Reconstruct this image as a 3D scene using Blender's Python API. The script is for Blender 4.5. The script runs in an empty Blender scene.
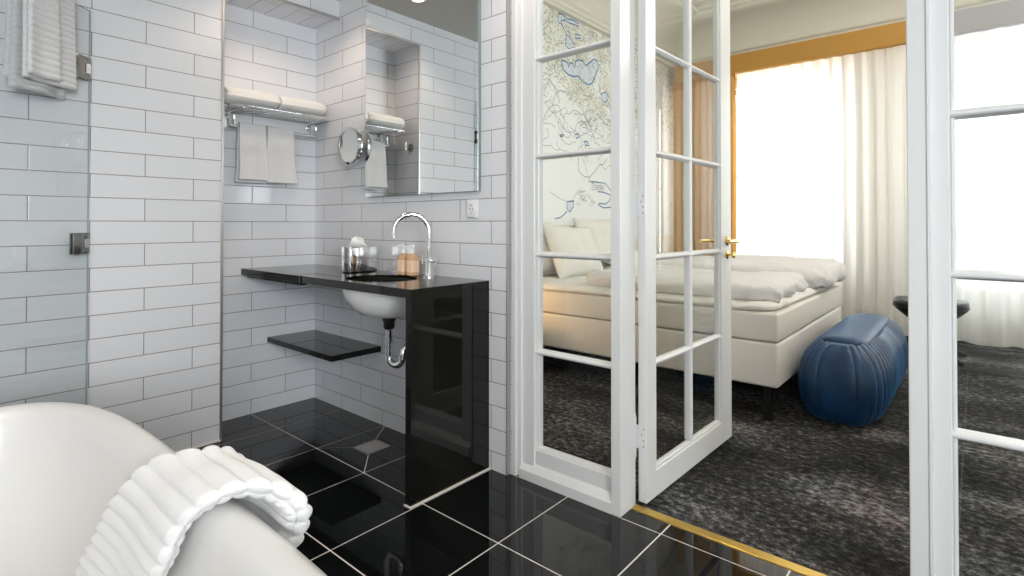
import bpy, bmesh, math, random
from mathutils import Vector, Matrix, noise
random.seed(7)
R = math.radians
PI = math.pi
scene = bpy.context.scene
C = scene.collection

# ------------------------------------------------------------------ camera
def make_camera():
    yaw, pitch, roll = 0.7111, 0.0114, 0.0004
    F = Vector((-math.sin(yaw)*math.cos(pitch), math.cos(yaw)*math.cos(pitch), math.sin(pitch)))
    Rt = Vector((math.cos(yaw), math.sin(yaw), 0)); U = Rt.cross(F)
    R2 = Rt*math.cos(roll)+U*math.sin(roll); U2 = -Rt*math.sin(roll)+U*math.cos(roll)
    cam = bpy.data.cameras.new('camera'); co = bpy.data.objects.new('camera', cam); C.objects.link(co)
    m = Matrix((R2, U2, -F)).transposed().to_4x4(); m.translation = Vector((0, 0, 1.1))
    co.matrix_world = m
    cam.sensor_width = 36.0; cam.lens = 539.36/1024*36.0
    cam.shift_y = -70.6/1024
    cam.clip_start = 0.02; cam.clip_end = 200
    scene.camera = co
make_camera()

# ------------------------------------------------------------------ world, exposure, big lights
W = bpy.data.worlds.new('world'); scene.world = W; W.use_nodes = True
W.node_tree.nodes['Background'].inputs[0].default_value = (0.93, 0.96, 1.0, 1)
W.node_tree.nodes['Background'].inputs[1].default_value = 2.2
vs = scene.view_settings
vs.view_transform = 'Standard'; vs.look = 'None'; vs.gamma = 1.0; vs.use_curve_mapping = False
scene.display_settings.display_device = 'sRGB'
vs.exposure = 0.04
cy = scene.cycles
cy.use_denoising = True
cy.max_bounces = 14; cy.diffuse_bounces = 6; cy.glossy_bounces = 8; cy.transmission_bounces = 10; cy.transparent_max_bounces = 24
cy.sample_clamp_indirect = 6.0; cy.caustics_reflective = False; cy.caustics_refractive = False

def area(name, loc, rot, sx, sy, power, col, spread=180):
    l = bpy.data.lights.new(name, 'AREA'); l.shape = 'RECTANGLE'; l.size = sx; l.size_y = sy
    l.energy = power; l.color = col; l.spread = R(spread)
    o = bpy.data.objects.new(name, l); C.objects.link(o); o.location = loc; o.rotation_euler = rot
    return o
# daylight outside each bedroom window; fill light behind the added bathroom windows
area('daylight_bedroom_window', (-1.78, 7.05, 1.75), (R(-90), 0, 0), 1.5, 2.1, 75, (0.98, 0.985, 1.0))
area('daylight_bedroom_window', (0.18, 7.05, 1.75), (R(-90), 0, 0), 1.0, 2.1, 52, (0.98, 0.985, 1.0))
area('daylight_bedroom_window', (1.91, 7.05, 1.75), (R(-90), 0, 0), 1.0, 2.1, 52, (0.98, 0.985, 1.0))
area('bathroom_fill_light', (2.95, -.75, 1.65), (0, R(90), 0), 1.3, 1.3, 175, (0.97, 0.975, 1.0))
area('bathroom_fill_light', (1.15, -1.95, 1.6), (R(90), 0, 0), 1.5, 1.3, 42, (0.95, 0.97, 1.0))

# ------------------------------------------------------------------ materials
def mat(name, col=(.8, .8, .8), rough=.5, metal=0, spec=.5, **k):
    m = bpy.data.materials.new(name); m.use_nodes = True
    b = m.node_tree.nodes['Principled BSDF']
    b.inputs['Base Color'].default_value = (*col, 1); b.inputs['Roughness'].default_value = rough
    b.inputs['Metallic'].default_value = metal; b.inputs['Specular IOR Level'].default_value = spec
    for kk, v in k.items():
        b.inputs[kk.replace('_', ' ')].default_value = v
    return m
def nodes(m):
    nt = m.node_tree; return nt, nt.nodes, nt.links, nt.nodes['Principled BSDF']
def N(nt, typ, **k):
    n = nt.nodes.new(typ)
    for a, v in k.items(): setattr(n, a, v)
    return n
def bump(m, scale, strength, dist=.002, detail=4, stretch=(1, 1, 1)):
    nt, ns, ln, b = nodes(m)
    tc = N(nt, 'ShaderNodeTexCoord'); mp = N(nt, 'ShaderNodeMapping'); mp.inputs['Scale'].default_value = stretch
    no = N(nt, 'ShaderNodeTexNoise'); no.inputs['Scale'].default_value = scale; no.inputs['Detail'].default_value = detail
    bp = N(nt, 'ShaderNodeBump'); bp.inputs['Strength'].default_value = strength; bp.inputs['Distance'].default_value = dist
    ln.new(tc.outputs['Object'], mp.inputs[0]); ln.new(mp.outputs[0], no.inputs['Vector'])
    ln.new(no.outputs['Fac'], bp.inputs['Height']); ln.new(bp.outputs[0], b.inputs['Normal'])
    return m
def ramp(nt, stops):
    r = N(nt, 'ShaderNodeValToRGB'); el = r.color_ramp.elements
    while len(el) > 1: el.remove(el[-1])
    el[0].position = stops[0][0]; el[0].color = (*stops[0][1], 1)
    for p, c in stops[1:]:
        e = el.new(p); e.color = (*c, 1)
    return r

TW, TH, TZ0 = 0.4066, 0.1028, 0.0823
def tile_mat(name, axis, je, col=(.75, .765, .80)):
    """white metro tiles in running bond; axis: which coordinate runs along the wall; je: joint position of the even courses"""
    m = mat(name, col, .13); nt, ns, ln, b = nodes(m)
    tc = N(nt, 'ShaderNodeTexCoord'); sp = N(nt, 'ShaderNodeSeparateXYZ'); cb = N(nt, 'ShaderNodeCombineXYZ')
    ln.new(tc.outputs['Object'], sp.inputs[0])
    a1 = N(nt, 'ShaderNodeMath', operation='ADD'); a1.inputs[1].default_value = -je-TW/2+40*TW
    a2 = N(nt, 'ShaderNodeMath', operation='ADD')
    if axis == 'soffit':
        ln.new(sp.outputs['Y'], a2.inputs[0]); ln.new(sp.outputs['X'], a1.inputs[0]); a2.inputs[1].default_value = -1.241+20*TH
    else:
        ln.new(sp.outputs[axis], a1.inputs[0]); ln.new(sp.outputs['Z'], a2.inputs[0]); a2.inputs[1].default_value = TH-TZ0
    ln.new(a1.outputs[0], cb.inputs[0]); ln.new(a2.outputs[0], cb.inputs[1])
    br = N(nt, 'ShaderNodeTexBrick'); br.offset = .5; br.offset_frequency = 2; br.squash = 1
    br.inputs['Scale'].default_value = 1; br.inputs['Brick Width'].default_value = TW; br.inputs['Row Height'].default_value = TH
    br.inputs['Mortar Size'].default_value = .0019; br.inputs['Mortar Smooth'].default_value = .15; br.inputs['Bias'].default_value = 0
    c2 = tuple(c*.955 for c in col)
    br.inputs['Color1'].default_value = (*col, 1); br.inputs['Color2'].default_value = (*c2, 1); br.inputs['Mortar'].default_value = (.24, .215, .21, 1)
    ln.new(cb.outputs[0], br.inputs['Vector']); ln.new(br.outputs['Color'], b.inputs['Base Color'])
    br2 = N(nt, 'ShaderNodeTexBrick'); br2.offset = .5; br2.offset_frequency = 2
    br2.inputs['Scale'].default_value = 1; br2.inputs['Brick Width'].default_value = TW; br2.inputs['Row Height'].default_value = TH
    br2.inputs['Mortar Size'].default_value = .0045; br2.inputs['Mortar Smooth'].default_value = 1
    ln.new(cb.outputs[0], br2.inputs['Vector'])
    no = N(nt, 'ShaderNodeTexNoise'); no.inputs['Scale'].default_value = 7; ln.new(tc.outputs['Object'], no.inputs['Vector'])
    mx = N(nt, 'ShaderNodeMath', operation='MULTIPLY_ADD'); mx.inputs[1].default_value = .55
    inv = N(nt, 'ShaderNodeMath', operation='SUBTRACT'); inv.inputs[0].default_value = 1; ln.new(br2.outputs['Fac'], inv.inputs[1])
    ln.new(no.outputs['Fac'], mx.inputs[0]); ln.new(inv.outputs[0], mx.inputs[2])
    bp = N(nt, 'ShaderNodeBump'); bp.inputs['Strength'].default_value = .35; bp.inputs['Distance'].default_value = .002
    ln.new(mx.outputs[0], bp.inputs['Height']); ln.new(bp.outputs[0], b.inputs['Normal'])
    rr = N(nt, 'ShaderNodeMapRange'); rr.inputs['To Min'].default_value = .13; rr.inputs['To Max'].default_value = .7
    ln.new(br.outputs['Fac'], rr.inputs[0]); ln.new(rr.outputs[0], b.inputs['Roughness'])
    return m
T_left = tile_mat('wall_tile_left', 'Y', 0.984)
T_niche = tile_mat('wall_tile_niche', 'Y', 1.386)
T_mirror = tile_mat('wall_tile_mirror', 'X', -2.468)
T_soffit = tile_mat('wall_tile_soffit', 'soffit', -3.184)
M = {}
M['grout'] = mat('light_grout', (.78, .73, .70), .7)
m = M['floor_tile'] = mat('black_polished_tile', (.004, .005, .005), .03, spec=.42); bump(m, 3, .03, .001)
m = M['granite'] = mat('black_granite', (.006, .007, .0055), .05, spec=.36)
M['paint'] = bump(mat('white_gloss_paint', (.72, .725, .73), .28), 30, .03, .001)
M['trim_metal'] = mat('brushed_steel_trim', (.58, .55, .53), .35, .9)
M['chrome'] = mat('chrome', (.86, .87, .88), .07, 1)
M['chrome_dark'] = mat('satin_chrome', (.34, .34, .32), .22, 1)
M['brass'] = mat('polished_brass', (.83, .60, .22), .16, 1)
M['brass_strip'] = bump(mat('brass_strip', (.66, .45, .11), .3, 1), 40, .1, .001)
M['porcelain'] = mat('porcelain', (.84, .84, .82), .08)
M['tub'] = mat('tub_acrylic', (.66, .655, .65), .2, Coat_Weight=.3)
M['black_plastic'] = mat('black_plastic', (.012, .012, .012), .35)
M['white_plastic'] = mat('white_plastic', (.82, .82, .82), .35)
M['mirror'] = mat('mirror_glass', (.90, .93, .925), .0, 1)
M['mirror_edge'] = mat('mirror_edge', (.20, .26, .27), .2)
M['plaster'] = bump(mat('bathroom_ceiling_paint', (.56, .54, .48), .8), 60, .05)
M['bed_wall'] = bump(mat('cream_wall_paint', (.80, .78, .70), .75), 60, .05)
M['cornice'] = bump(mat('cornice_plaster', (.70, .69, .62), .7), 30, .05)
M['ceil2'] = mat('bedroom_ceiling_paint', (.80, .79, .73), .8)
M['black_leather'] = bump(mat('black_leather', (.008, .009, .011), .33, spec=.35), 150, .12)
M['black_metal'] = mat('black_metal', (.006, .006, .006), .45, spec=.25)
M['socket_hole'] = mat('dark_recess', (.05, .05, .05), .6)
M['tissue'] = mat('tissue_paper', (.88, .87, .84), .9, Subsurface_Weight=.0)
M['amber_soap'] = mat('amber_soap', (.84, .52, .30), .12, Transmission_Weight=.25)
M['steel_grate'] = mat('steel_grate', (.22, .21, .20), .35, .7)
M['wood'] = bump(mat('dark_wood', (.09, .055, .035), .4), 20, .1)

def towel_mat(name, col):
    m = mat(name, col, .95, spec=.1, Sheen_Weight=.3)
    return bump(m, 420, .5, .0025, 3)
M['towel'] = towel_mat('white_terry', (.72, .72, .725))
M['towel_warm'] = towel_mat('white_terry_bath', (.81, .795, .77))
M['linen'] = bump(mat('white_linen', (.78, .765, .735), .8, spec=.2), 18, .25, .006)
M['linen_grey'] = bump(mat('duvet_linen', (.70, .69, .69), .8, spec=.2), 16, .8, .012, 3, (1, .55, 1))
M['bed_side'] = bump(mat('cream_upholstery', (.68, .65, .605), .6, spec=.3), 260, .15, .001)
M['headboard'] = bump(mat('headboard_upholstery', (.78, .76, .70), .6, spec=.3), 260, .15, .001)

def velvet():
    m = mat('blue_velvet', (.012, .065, .16), .40, spec=.45, Sheen_Weight=.35, Sheen_Roughness=.35)
    b = m.node_tree.nodes['Principled BSDF']; b.inputs['Sheen Tint'].default_value = (.10, .38, .85, 1)
    nt, ns, ln, b = nodes(m)
    tc = N(nt, 'ShaderNodeTexCoord'); no = N(nt, 'ShaderNodeTexNoise'); no.inputs['Scale'].default_value = 9; no.inputs['Detail'].default_value = 5
    r = ramp(nt, [(.35, (.003, .026, .075)), (.7, (.008, .050, .135))])
    ln.new(tc.outputs['Object'], no.inputs['Vector']); ln.new(no.outputs['Fac'], r.inputs[0]); ln.new(r.outputs[0], b.inputs['Base Color'])
    return m
M['velvet'] = velvet()

def carpet():
    m = mat('dark_mottled_carpet', (.06, .06, .06), .95, spec=.1); nt, ns, ln, b = nodes(m)
    tc = N(nt, 'ShaderNodeTexCoord')
    big = N(nt, 'ShaderNodeTexNoise'); big.inputs['Scale'].default_value = 1.6; big.inputs['Detail'].default_value = 5
    mpb = N(nt, 'ShaderNodeMapping'); mpb.inputs['Scale'].default_value = (.9, 1.7, 1); ln.new(tc.outputs['Object'], mpb.inputs[0])
    mp = N(nt, 'ShaderNodeMapping'); mp.inputs['Scale'].default_value = (1.0, 1.25, 1)
    fine = N(nt, 'ShaderNodeTexNoise'); fine.inputs['Scale'].default_value = 30; fine.inputs['Detail'].default_value = 8; fine.inputs['Roughness'].default_value = .75
    ln.new(mpb.outputs[0], big.inputs['Vector']); ln.new(tc.outputs['Object'], mp.inputs[0]); ln.new(mp.outputs[0], fine.inputs['Vector'])
    ad = N(nt, 'ShaderNodeMath', operation='MULTIPLY_ADD'); ad.inputs[1].default_value = .75
    sc = N(nt, 'ShaderNodeMath', operation='MULTIPLY'); sc.inputs[1].default_value = .38
    ln.new(big.outputs['Fac'], sc.inputs[0]); ln.new(fine.outputs['Fac'], ad.inputs[0]); ln.new(sc.outputs[0], ad.inputs[2])
    r = ramp(nt, [(.46, (.010, .010, .010)), (.545, (.026, .0255, .026)), (.60, (.062, .060, .061)), (.67, (.20, .19, .19)), (.74, (.34, .32, .32))])
    ln.new(ad.outputs[0], r.inputs[0])
    hue = N(nt, 'ShaderNodeTexNoise'); hue.inputs['Scale'].default_value = 5; ln.new(tc.outputs['Object'], hue.inputs['Vector'])
    r2 = ramp(nt, [(.4, (.96, 1.0, 1.03)), (.65, (1.06, .98, .95))]); ln.new(hue.outputs['Fac'], r2.inputs[0])
    mul = N(nt, 'ShaderNodeMix', data_type='RGBA', blend_type='MULTIPLY'); mul.inputs['Factor'].default_value = 1
    ln.new(r.outputs[0], mul.inputs[6]); ln.new(r2.outputs[0], mul.inputs[7]); ln.new(mul.outputs[2], b.inputs['Base Color'])
    f2 = N(nt, 'ShaderNodeTexNoise'); f2.inputs['Scale'].default_value = 240; ln.new(tc.outputs['Object'], f2.inputs['Vector'])
    bp = N(nt, 'ShaderNodeBump'); bp.inputs['Strength'].default_value = .6; bp.inputs['Distance'].default_value = .004
    ln.new(f2.outputs['Fac'], bp.inputs['Height']); ln.new(bp.outputs[0], b.inputs['Normal'])
    return m
M['carpet'] = carpet()

def pane_mat(name, tint=(.97, .985, .98), ior=1.5):
    m = bpy.data.materials.new(name); m.use_nodes = True; nt = m.node_tree; nt.nodes.clear()
    out = N(nt, 'ShaderNodeOutputMaterial'); mx = N(nt, 'ShaderNodeMixShader'); t = N(nt, 'ShaderNodeBsdfTransparent'); g = N(nt, 'ShaderNodeBsdfGlossy')
    f = N(nt, 'ShaderNodeFresnel')
    ge = N(nt, 'ShaderNodeNewGeometry'); mr = N(nt, 'ShaderNodeMapRange'); mr.inputs['To Min'].default_value = ior; mr.inputs['To Max'].default_value = 1/ior
    nt.links.new(ge.outputs['Backfacing'], mr.inputs[0]); nt.links.new(mr.outputs[0], f.inputs['IOR']); g.inputs['Roughness'].default_value = 0.0
    t.inputs[0].default_value = (*tint, 1); g.inputs[0].default_value = (.95, .97, .97, 1)
    nt.links.new(f.outputs[0], mx.inputs[0]); nt.links.new(t.outputs[0], mx.inputs[1]); nt.links.new(g.outputs[0], mx.inputs[2]); nt.links.new(mx.outputs[0], out.inputs[0])
    return m
M['pane'] = pane_mat('clear_pane', ior=1.36)
M['screen'] = pane_mat('shower_glass', (.975, .985, .985))
M['glass_edge'] = mat('glass_edge_green', (.36, .46, .47), .1)

def cloth_mat(name, col, tl, tr, weave=None):
    """thin woven cloth: diffuse + translucent + see-through"""
    m = bpy.data.materials.new(name); m.use_nodes = True; nt = m.node_tree; nt.nodes.clear(); L = nt.links.new
    out = N(nt, 'ShaderNodeOutputMaterial'); d = N(nt, 'ShaderNodeBsdfDiffuse'); t = N(nt, 'ShaderNodeBsdfTranslucent'); tp = N(nt, 'ShaderNodeBsdfTransparent')
    m1 = N(nt, 'ShaderNodeMixShader'); m2 = N(nt, 'ShaderNodeMixShader')
    d.inputs[0].default_value = (*col, 1); t.inputs[0].default_value = (*col, 1); m1.inputs[0].default_value = tl; m2.inputs[0].default_value = tr
    L(d.outputs[0], m1.inputs[1]); L(t.outputs[0], m1.inputs[2]); L(m1.outputs[0], m2.inputs[1]); L(tp.outputs[0], m2.inputs[2]); L(m2.outputs[0], out.inputs[0])
    return m
M['sheer'] = cloth_mat('white_sheer', (.84, .825, .80), .45, .10)
M['amber'] = cloth_mat('amber_curtain_velvet', (.66, .37, .11), .12, .0)
M['pelmet'] = bump(mat('amber_pelmet_fabric', (.47, .25, .05), .7), 200, .1, .001)
M['pelmet_reflection'] = bump(mat('pelmet_reflection_grey', (.40, .385, .415), .7), 200, .1, .001)  # grey stands in for bathroom tiles reflected in the side light

def mural_mat():
    m = mat('map_wallpaper', (.80, .80, .77), .6, spec=.2); nt, ns, ln, b = nodes(m)
    tc = N(nt, 'ShaderNodeTexCoord'); sp = N(nt, 'ShaderNodeSeparateXYZ'); ln.new(tc.outputs['Object'], sp.inputs[0])
    # relief marks: speckles gated by soft regions and thin contour-like lines, denser on the upper half of the map
    vo = N(nt, 'ShaderNodeTexVoronoi'); vo.inputs['Scale'].default_value = 30; ln.new(tc.outputs['Object'], vo.inputs['Vector'])
    lt = N(nt, 'ShaderNodeMath', operation='LESS_THAN'); lt.inputs[1].default_value = .30; ln.new(vo.outputs['Distance'], lt.inputs[0])
    rg = N(nt, 'ShaderNodeTexNoise'); rg.inputs['Scale'].default_value = 3.2; rg.inputs['Detail'].default_value = 3; ln.new(tc.outputs['Object'], rg.inputs['Vector'])
    zz = N(nt, 'ShaderNodeMapRange'); zz.inputs['From Min'].default_value = 1.5; zz.inputs['From Max'].default_value = 3.0; zz.inputs['To Min'].default_value = -.22; zz.inputs['To Max'].default_value = .18
    ln.new(sp.outputs['Z'], zz.inputs[0])
    ad = N(nt, 'ShaderNodeMath', operation='ADD'); ln.new(rg.outputs['Fac'], ad.inputs[0]); ln.new(zz.outputs[0], ad.inputs[1])
    gt = N(nt, 'ShaderNodeMapRange'); gt.inputs['From Min'].default_value = .40; gt.inputs['From Max'].default_value = .54; ln.new(ad.outputs[0], gt.inputs[0])
    mu = N(nt, 'ShaderNodeMath', operation='MULTIPLY'); ln.new(lt.outputs[0], mu.inputs[0]); ln.new(gt.outputs[0], mu.inputs[1])
    ws = N(nt, 'ShaderNodeTexNoise'); ws.inputs['Scale'].default_value = 2.3; ws.inputs['Detail'].default_value = 7; ws.inputs['Roughness'].default_value = .62; ln.new(tc.outputs['Object'], ws.inputs['Vector'])
    w1 = N(nt, 'ShaderNodeMath', operation='MULTIPLY'); w1.inputs[1].default_value = 9; ln.new(ws.outputs['Fac'], w1.inputs[0])
    w2 = N(nt, 'ShaderNodeMath', operation='FRACT'); ln.new(w1.outputs[0], w2.inputs[0])
    w3 = N(nt, 'ShaderNodeMath', operation='LESS_THAN'); w3.inputs[1].default_value = .10; ln.new(w2.outputs[0], w3.inputs[0])
    w4 = N(nt, 'ShaderNodeMath', operation='MULTIPLY'); ln.new(w3.outputs[0], w4.inputs[0]); ln.new(gt.outputs[0], w4.inputs[1])
    pal = ramp(nt, [(.3, (.86, .88, .90)), (.5, (.85, .865, .86)), (.64, (.75, .75, .68)), (.78, (.79, .80, .78))]); ln.new(ad.outputs[0], pal.inputs[0])
    c1 = N(nt, 'ShaderNodeMix', data_type='RGBA'); c1.inputs[7].default_value = (.20, .22, .17, 1); ln.new(pal.outputs[0], c1.inputs[6])
    s1 = N(nt, 'ShaderNodeMath', operation='MULTIPLY'); s1.inputs[1].default_value = .62; ln.new(mu.outputs[0], s1.inputs[0]); ln.new(s1.outputs[0], c1.inputs[0])
    c2 = N(nt, 'ShaderNodeMix', data_type='RGBA'); c2.inputs[7].default_value = (.26, .28, .28, 1); ln.new(c1.outputs[2], c2.inputs[6])
    s2 = N(nt, 'ShaderNodeMath', operation='MULTIPLY'); s2.inputs[1].default_value = .55; ln.new(w4.outputs[0], s2.inputs[0]); ln.new(s2.outputs[0], c2.inputs[0])
    ln.new(c2.outputs[2], b.inputs['Base Color'])
    return m
M['mural'] = mural_mat()
M['lake'] = mat('map_lake_fill', (.66, .73, .80), .6)
M['map_blue'] = mat('map_blue_line', (.08, .22, .42), .6)
M['map_grey'] = mat('map_grey_line', (.24, .26, .26), .6)

def emit(name, col, s):
    m = bpy.data.materials.new(name); m.use_nodes = True; nt = m.node_tree; nt.nodes.clear()
    o = N(nt, 'ShaderNodeOutputMaterial'); e = N(nt, 'ShaderNodeEmission'); e.inputs[0].default_value = (*col, 1); e.inputs[1].default_value = s
    nt.links.new(e.outputs[0], o.inputs[0]); return m
M['lamp_lens'] = emit('lit_lamp_lens', (1.0, .86, .68), 18)
M['lamp_shade'] = emit('lit_lamp_shade', (1.0, .72, .40), 4)

# ------------------------------------------------------------------ mesh helpers
class MB:
    def __init__(s): s.bm = bmesh.new(); s.mi = 0
    def _f(s, vs):
        try:
            f = s.bm.faces.new(vs); f.material_index = s.mi; return f
        except ValueError: return None
    def box(s, x0, x1, y0, y1, z0, z1, bev=0, seg=2):
        vs = [s.bm.verts.new((x, y, z)) for x in (x0, x1) for y in (y0, y1) for z in (z0, z1)]
        fs = [s._f([vs[i] for i in q]) for q in ((0, 1, 3, 2), (4, 6, 7, 5), (0, 4, 5, 1), (2, 3, 7, 6), (0, 2, 6, 4), (1, 5, 7, 3))]
        if bev:
            es = {e for f in fs for e in f.edges}
            bmesh.ops.bevel(s.bm, geom=list(es), offset=bev, segments=seg, affect='EDGES', profile=.5, material=s.mi)
        return s
    def prism(s, pts, axis, a0, a1):
        """closed 2D outline extruded along axis; pts are the two other coordinates in xyz order"""
        def P(p, a):
            return {'x': (a, p[0], p[1]), 'y': (p[0], a, p[1]), 'z': (p[0], p[1], a)}[axis]
        A = [s.bm.verts.new(P(p, a0)) for p in pts]; B = [s.bm.verts.new(P(p, a1)) for p in pts]; n = len(pts)
        s._f(A[::-1]); s._f(B)
        for i in range(n): s._f((A[i], A[(i+1) % n], B[(i+1) % n], B[i]))
        return s
    def tube(s, pts, r, n=12, cap=True):
        pts = [Vector(p) for p in pts]; rs = r if isinstance(r, (list, tuple)) else [r]*len(pts)
        up = None; rings = []
        for i, p in enumerate(pts):
            d = (pts[min(i+1, len(pts)-1)]-pts[max(i-1, 0)]).normalized()
            if up is None:
                up = Vector((0, 0, 1)) if abs(d.z) < .9 else Vector((1, 0, 0))
            a = (up-d*up.dot(d)).normalized(); up = a; b = d.cross(a)
            rings.append([s.bm.verts.new(p+(a*math.cos(2*PI*k/n)+b*math.sin(2*PI*k/n))*rs[i]) for k in range(n)])
        s.rings(rings, cap); return s
    def rings(s, rings, cap=True, closed=True):
        for A, B in zip(rings, rings[1:]):
            n = len(A)
            for k in range(n if closed else n-1): s._f((A[k], A[(k+1) % n], B[(k+1) % n], B[k]))
        if cap: s._f(rings[0][::-1]); s._f(rings[-1])
    def lathe(s, prof, c=(0, 0, 0), axis='z', n=24, cap=True):
        """profile of (radius, height) turned about an axis through c"""
        rings = []
        for r, h in prof:
            ring = []
            for k in range(n):
                a = 2*PI*k/n; u, v = r*math.cos(a), r*math.sin(a)
                p = {'z': (u, v, h), 'y': (v, h, u), 'x': (h, u, v)}[axis]
                ring.append(s.bm.verts.new((c[0]+p[0], c[1]+p[1], c[2]+p[2])))
            rings.append(ring)
        s.rings(rings, cap); return s
    def loft(s, rings, cap=True):
        s.rings([[s.bm.verts.new(p) for p in r] for r in rings], cap); return s
    def grid(s, f, nu, nv):
        g = [[s.bm.verts.new(f(i/nu, j/nv)) for j in range(nv+1)] for i in range(nu+1)]
        for i in range(nu):
            for j in range(nv): s._f((g[i][j], g[i+1][j], g[i+1][j+1], g[i][j+1]))
        return s
    def slab(s, f, nu, nv):
        """closed sheet: f(u, v) -> (outer point, inner point)"""
        A = [[None]*(nv+1) for _ in range(nu+1)]; B = [[None]*(nv+1) for _ in range(nu+1)]
        for i in range(nu+1):
            for j in range(nv+1):
                a, b = f(i/nu, j/nv)
                A[i][j] = s.bm.verts.new(a)
                B[i][j] = s.bm.verts.new(b)
        for i in range(nu):
            for j in range(nv):
                s._f((A[i][j], A[i+1][j], A[i+1][j+1], A[i][j+1])); s._f((B[i][j], B[i][j+1], B[i+1][j+1], B[i+1][j]))
        for i in range(nu):
            s._f((A[i][0], B[i][0], B[i+1][0], A[i+1][0])); s._f((A[i][nv], A[i+1][nv], B[i+1][nv], B[i][nv]))
        for j in range(nv):
            s._f((A[0][j], A[0][j+1], B[0][j+1], B[0][j])); s._f((A[nu][j], B[nu][j], B[nu][j+1], A[nu][j+1]))
        return s
    def build(s, name, m, parent=None, smooth=False, local=False, sub=0, weld=0):
        if weld: bmesh.ops.remove_doubles(s.bm, verts=s.bm.verts, dist=weld)
        bmesh.ops.recalc_face_normals(s.bm, faces=s.bm.faces)
        me = bpy.data.meshes.new(name)
        if parent is not None and not local:
            off = Vector((0, 0, 0)); q = parent
            while q is not None: off += q.location; q = q.parent
            for v in s.bm.verts: v.co -= off
        for f in s.bm.faces: f.smooth = bool(smooth)
        s.bm.to_mesh(me); s.bm.free()
        for mm in (m if isinstance(m, (list, tuple)) else [m]): me.materials.append(mm)
        if smooth == 'auto': me.set_sharp_from_angle(angle=R(38))
        o = bpy.data.objects.new(name, me); C.objects.link(o)
        if parent is not None: o.parent = parent
        if sub:
            md = o.modifiers.new('sub', 'SUBSURF'); md.levels = sub; md.render_levels = sub
        return o
def tag(o, label, cat, group=None, kind=None):
    o['label'] = label; o['category'] = cat
    if group: o['group'] = group
    if kind: o['kind'] = kind
    return o
def empty(name, loc, label=None, cat=None, group=None, rz=0):
    o = bpy.data.objects.new(name, None); C.objects.link(o); o.location = loc; o.rotation_euler = (0, 0, rz); o.empty_display_size = .1
    if label: tag(o, label, cat, group)
    return o
def struct(o):
    o['kind'] = 'structure'; return o
def se(t, n):
    """superellipse unit point"""
    c, s_ = math.cos(t), math.sin(t)
    return (math.copysign(abs(c)**(2/n), c), math.copysign(abs(s_)**(2/n), s_))
def nz(p, sc, seed=0):
    return noise.noise(Vector((p[0]*sc+seed, p[1]*sc-seed*.7, p[2]*sc+seed*1.3)))
def lerp_table(tab, s):
    """smooth interpolation of rows (s, a, b, c...)"""
    for i in range(len(tab)-1):
        if s <= tab[i+1][0] or i == len(tab)-2: break
    p0 = tab[max(i-1, 0)]; p1 = tab[i]; p2 = tab[i+1]; p3 = tab[min(i+2, len(tab)-1)]
    t = (s-p1[0])/(p2[0]-p1[0]); t = max(0, min(1, t)); out = []
    for k in range(1, len(p1)):
        m1 = (p2[k]-p0[k])/(p2[0]-p0[0])*(p2[0]-p1[0]); m2 = (p3[k]-p1[k])/(p3[0]-p1[0])*(p2[0]-p1[0])
        out.append((2*t**3-3*t*t+1)*p1[k]+(t**3-2*t*t+t)*m1+(-2*t**3+3*t*t)*p2[k]+(t**3-t*t)*m2)
    return out

# ------------------------------------------------------------------ dimensions
XN, XL, YE, YM = -3.184, -2.913, 1.117, 1.779     # niche back, left wall, end of left wall, mirror wall
ZC, ZS = 2.50, 2.335                              # bathroom ceiling, niche soffit
YB, XR = -1.6, 2.6                                # bathroom back and right walls
YP0, YP1 = 1.80, 1.92                             # partition front and back
BX0, BX1, BY1, BZ = -2.95, 2.6, 6.65, 3.60        # bedroom

# ------------------------------------------------------------------ bathroom shell
struct(MB().box(-3.5, XL, YB-.1, YE, -.1, ZC+.1).build('wall_left', T_left))
b = MB().box(-3.5, XN, YE, YM+.14, -.1, ZC+.1); struct(b.build('wall_niche', T_niche))
struct(MB().box(XN, XL, YE, YM, ZS+.004, ZC+.1).build('wall_header', T_left))
struct(MB().box(XN, XL, YE, YM, ZS, ZS+.004).build('trim_9', T_soffit))
struct(MB().box(-3.184, -1.561, YM, YM+.14, -.1, ZC+.1).build('wall_mirror', T_mirror))
struct(MB().box(.42, XR+.1, YM, YM+.14, -.1, ZC+.1).build('wall_partition_right', T_mirror))
struct(MB().box(XL-.03, XR+.1, YB-.1, YM+.1, ZC, ZC+.1).build('ceiling', M['plaster']))
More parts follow.
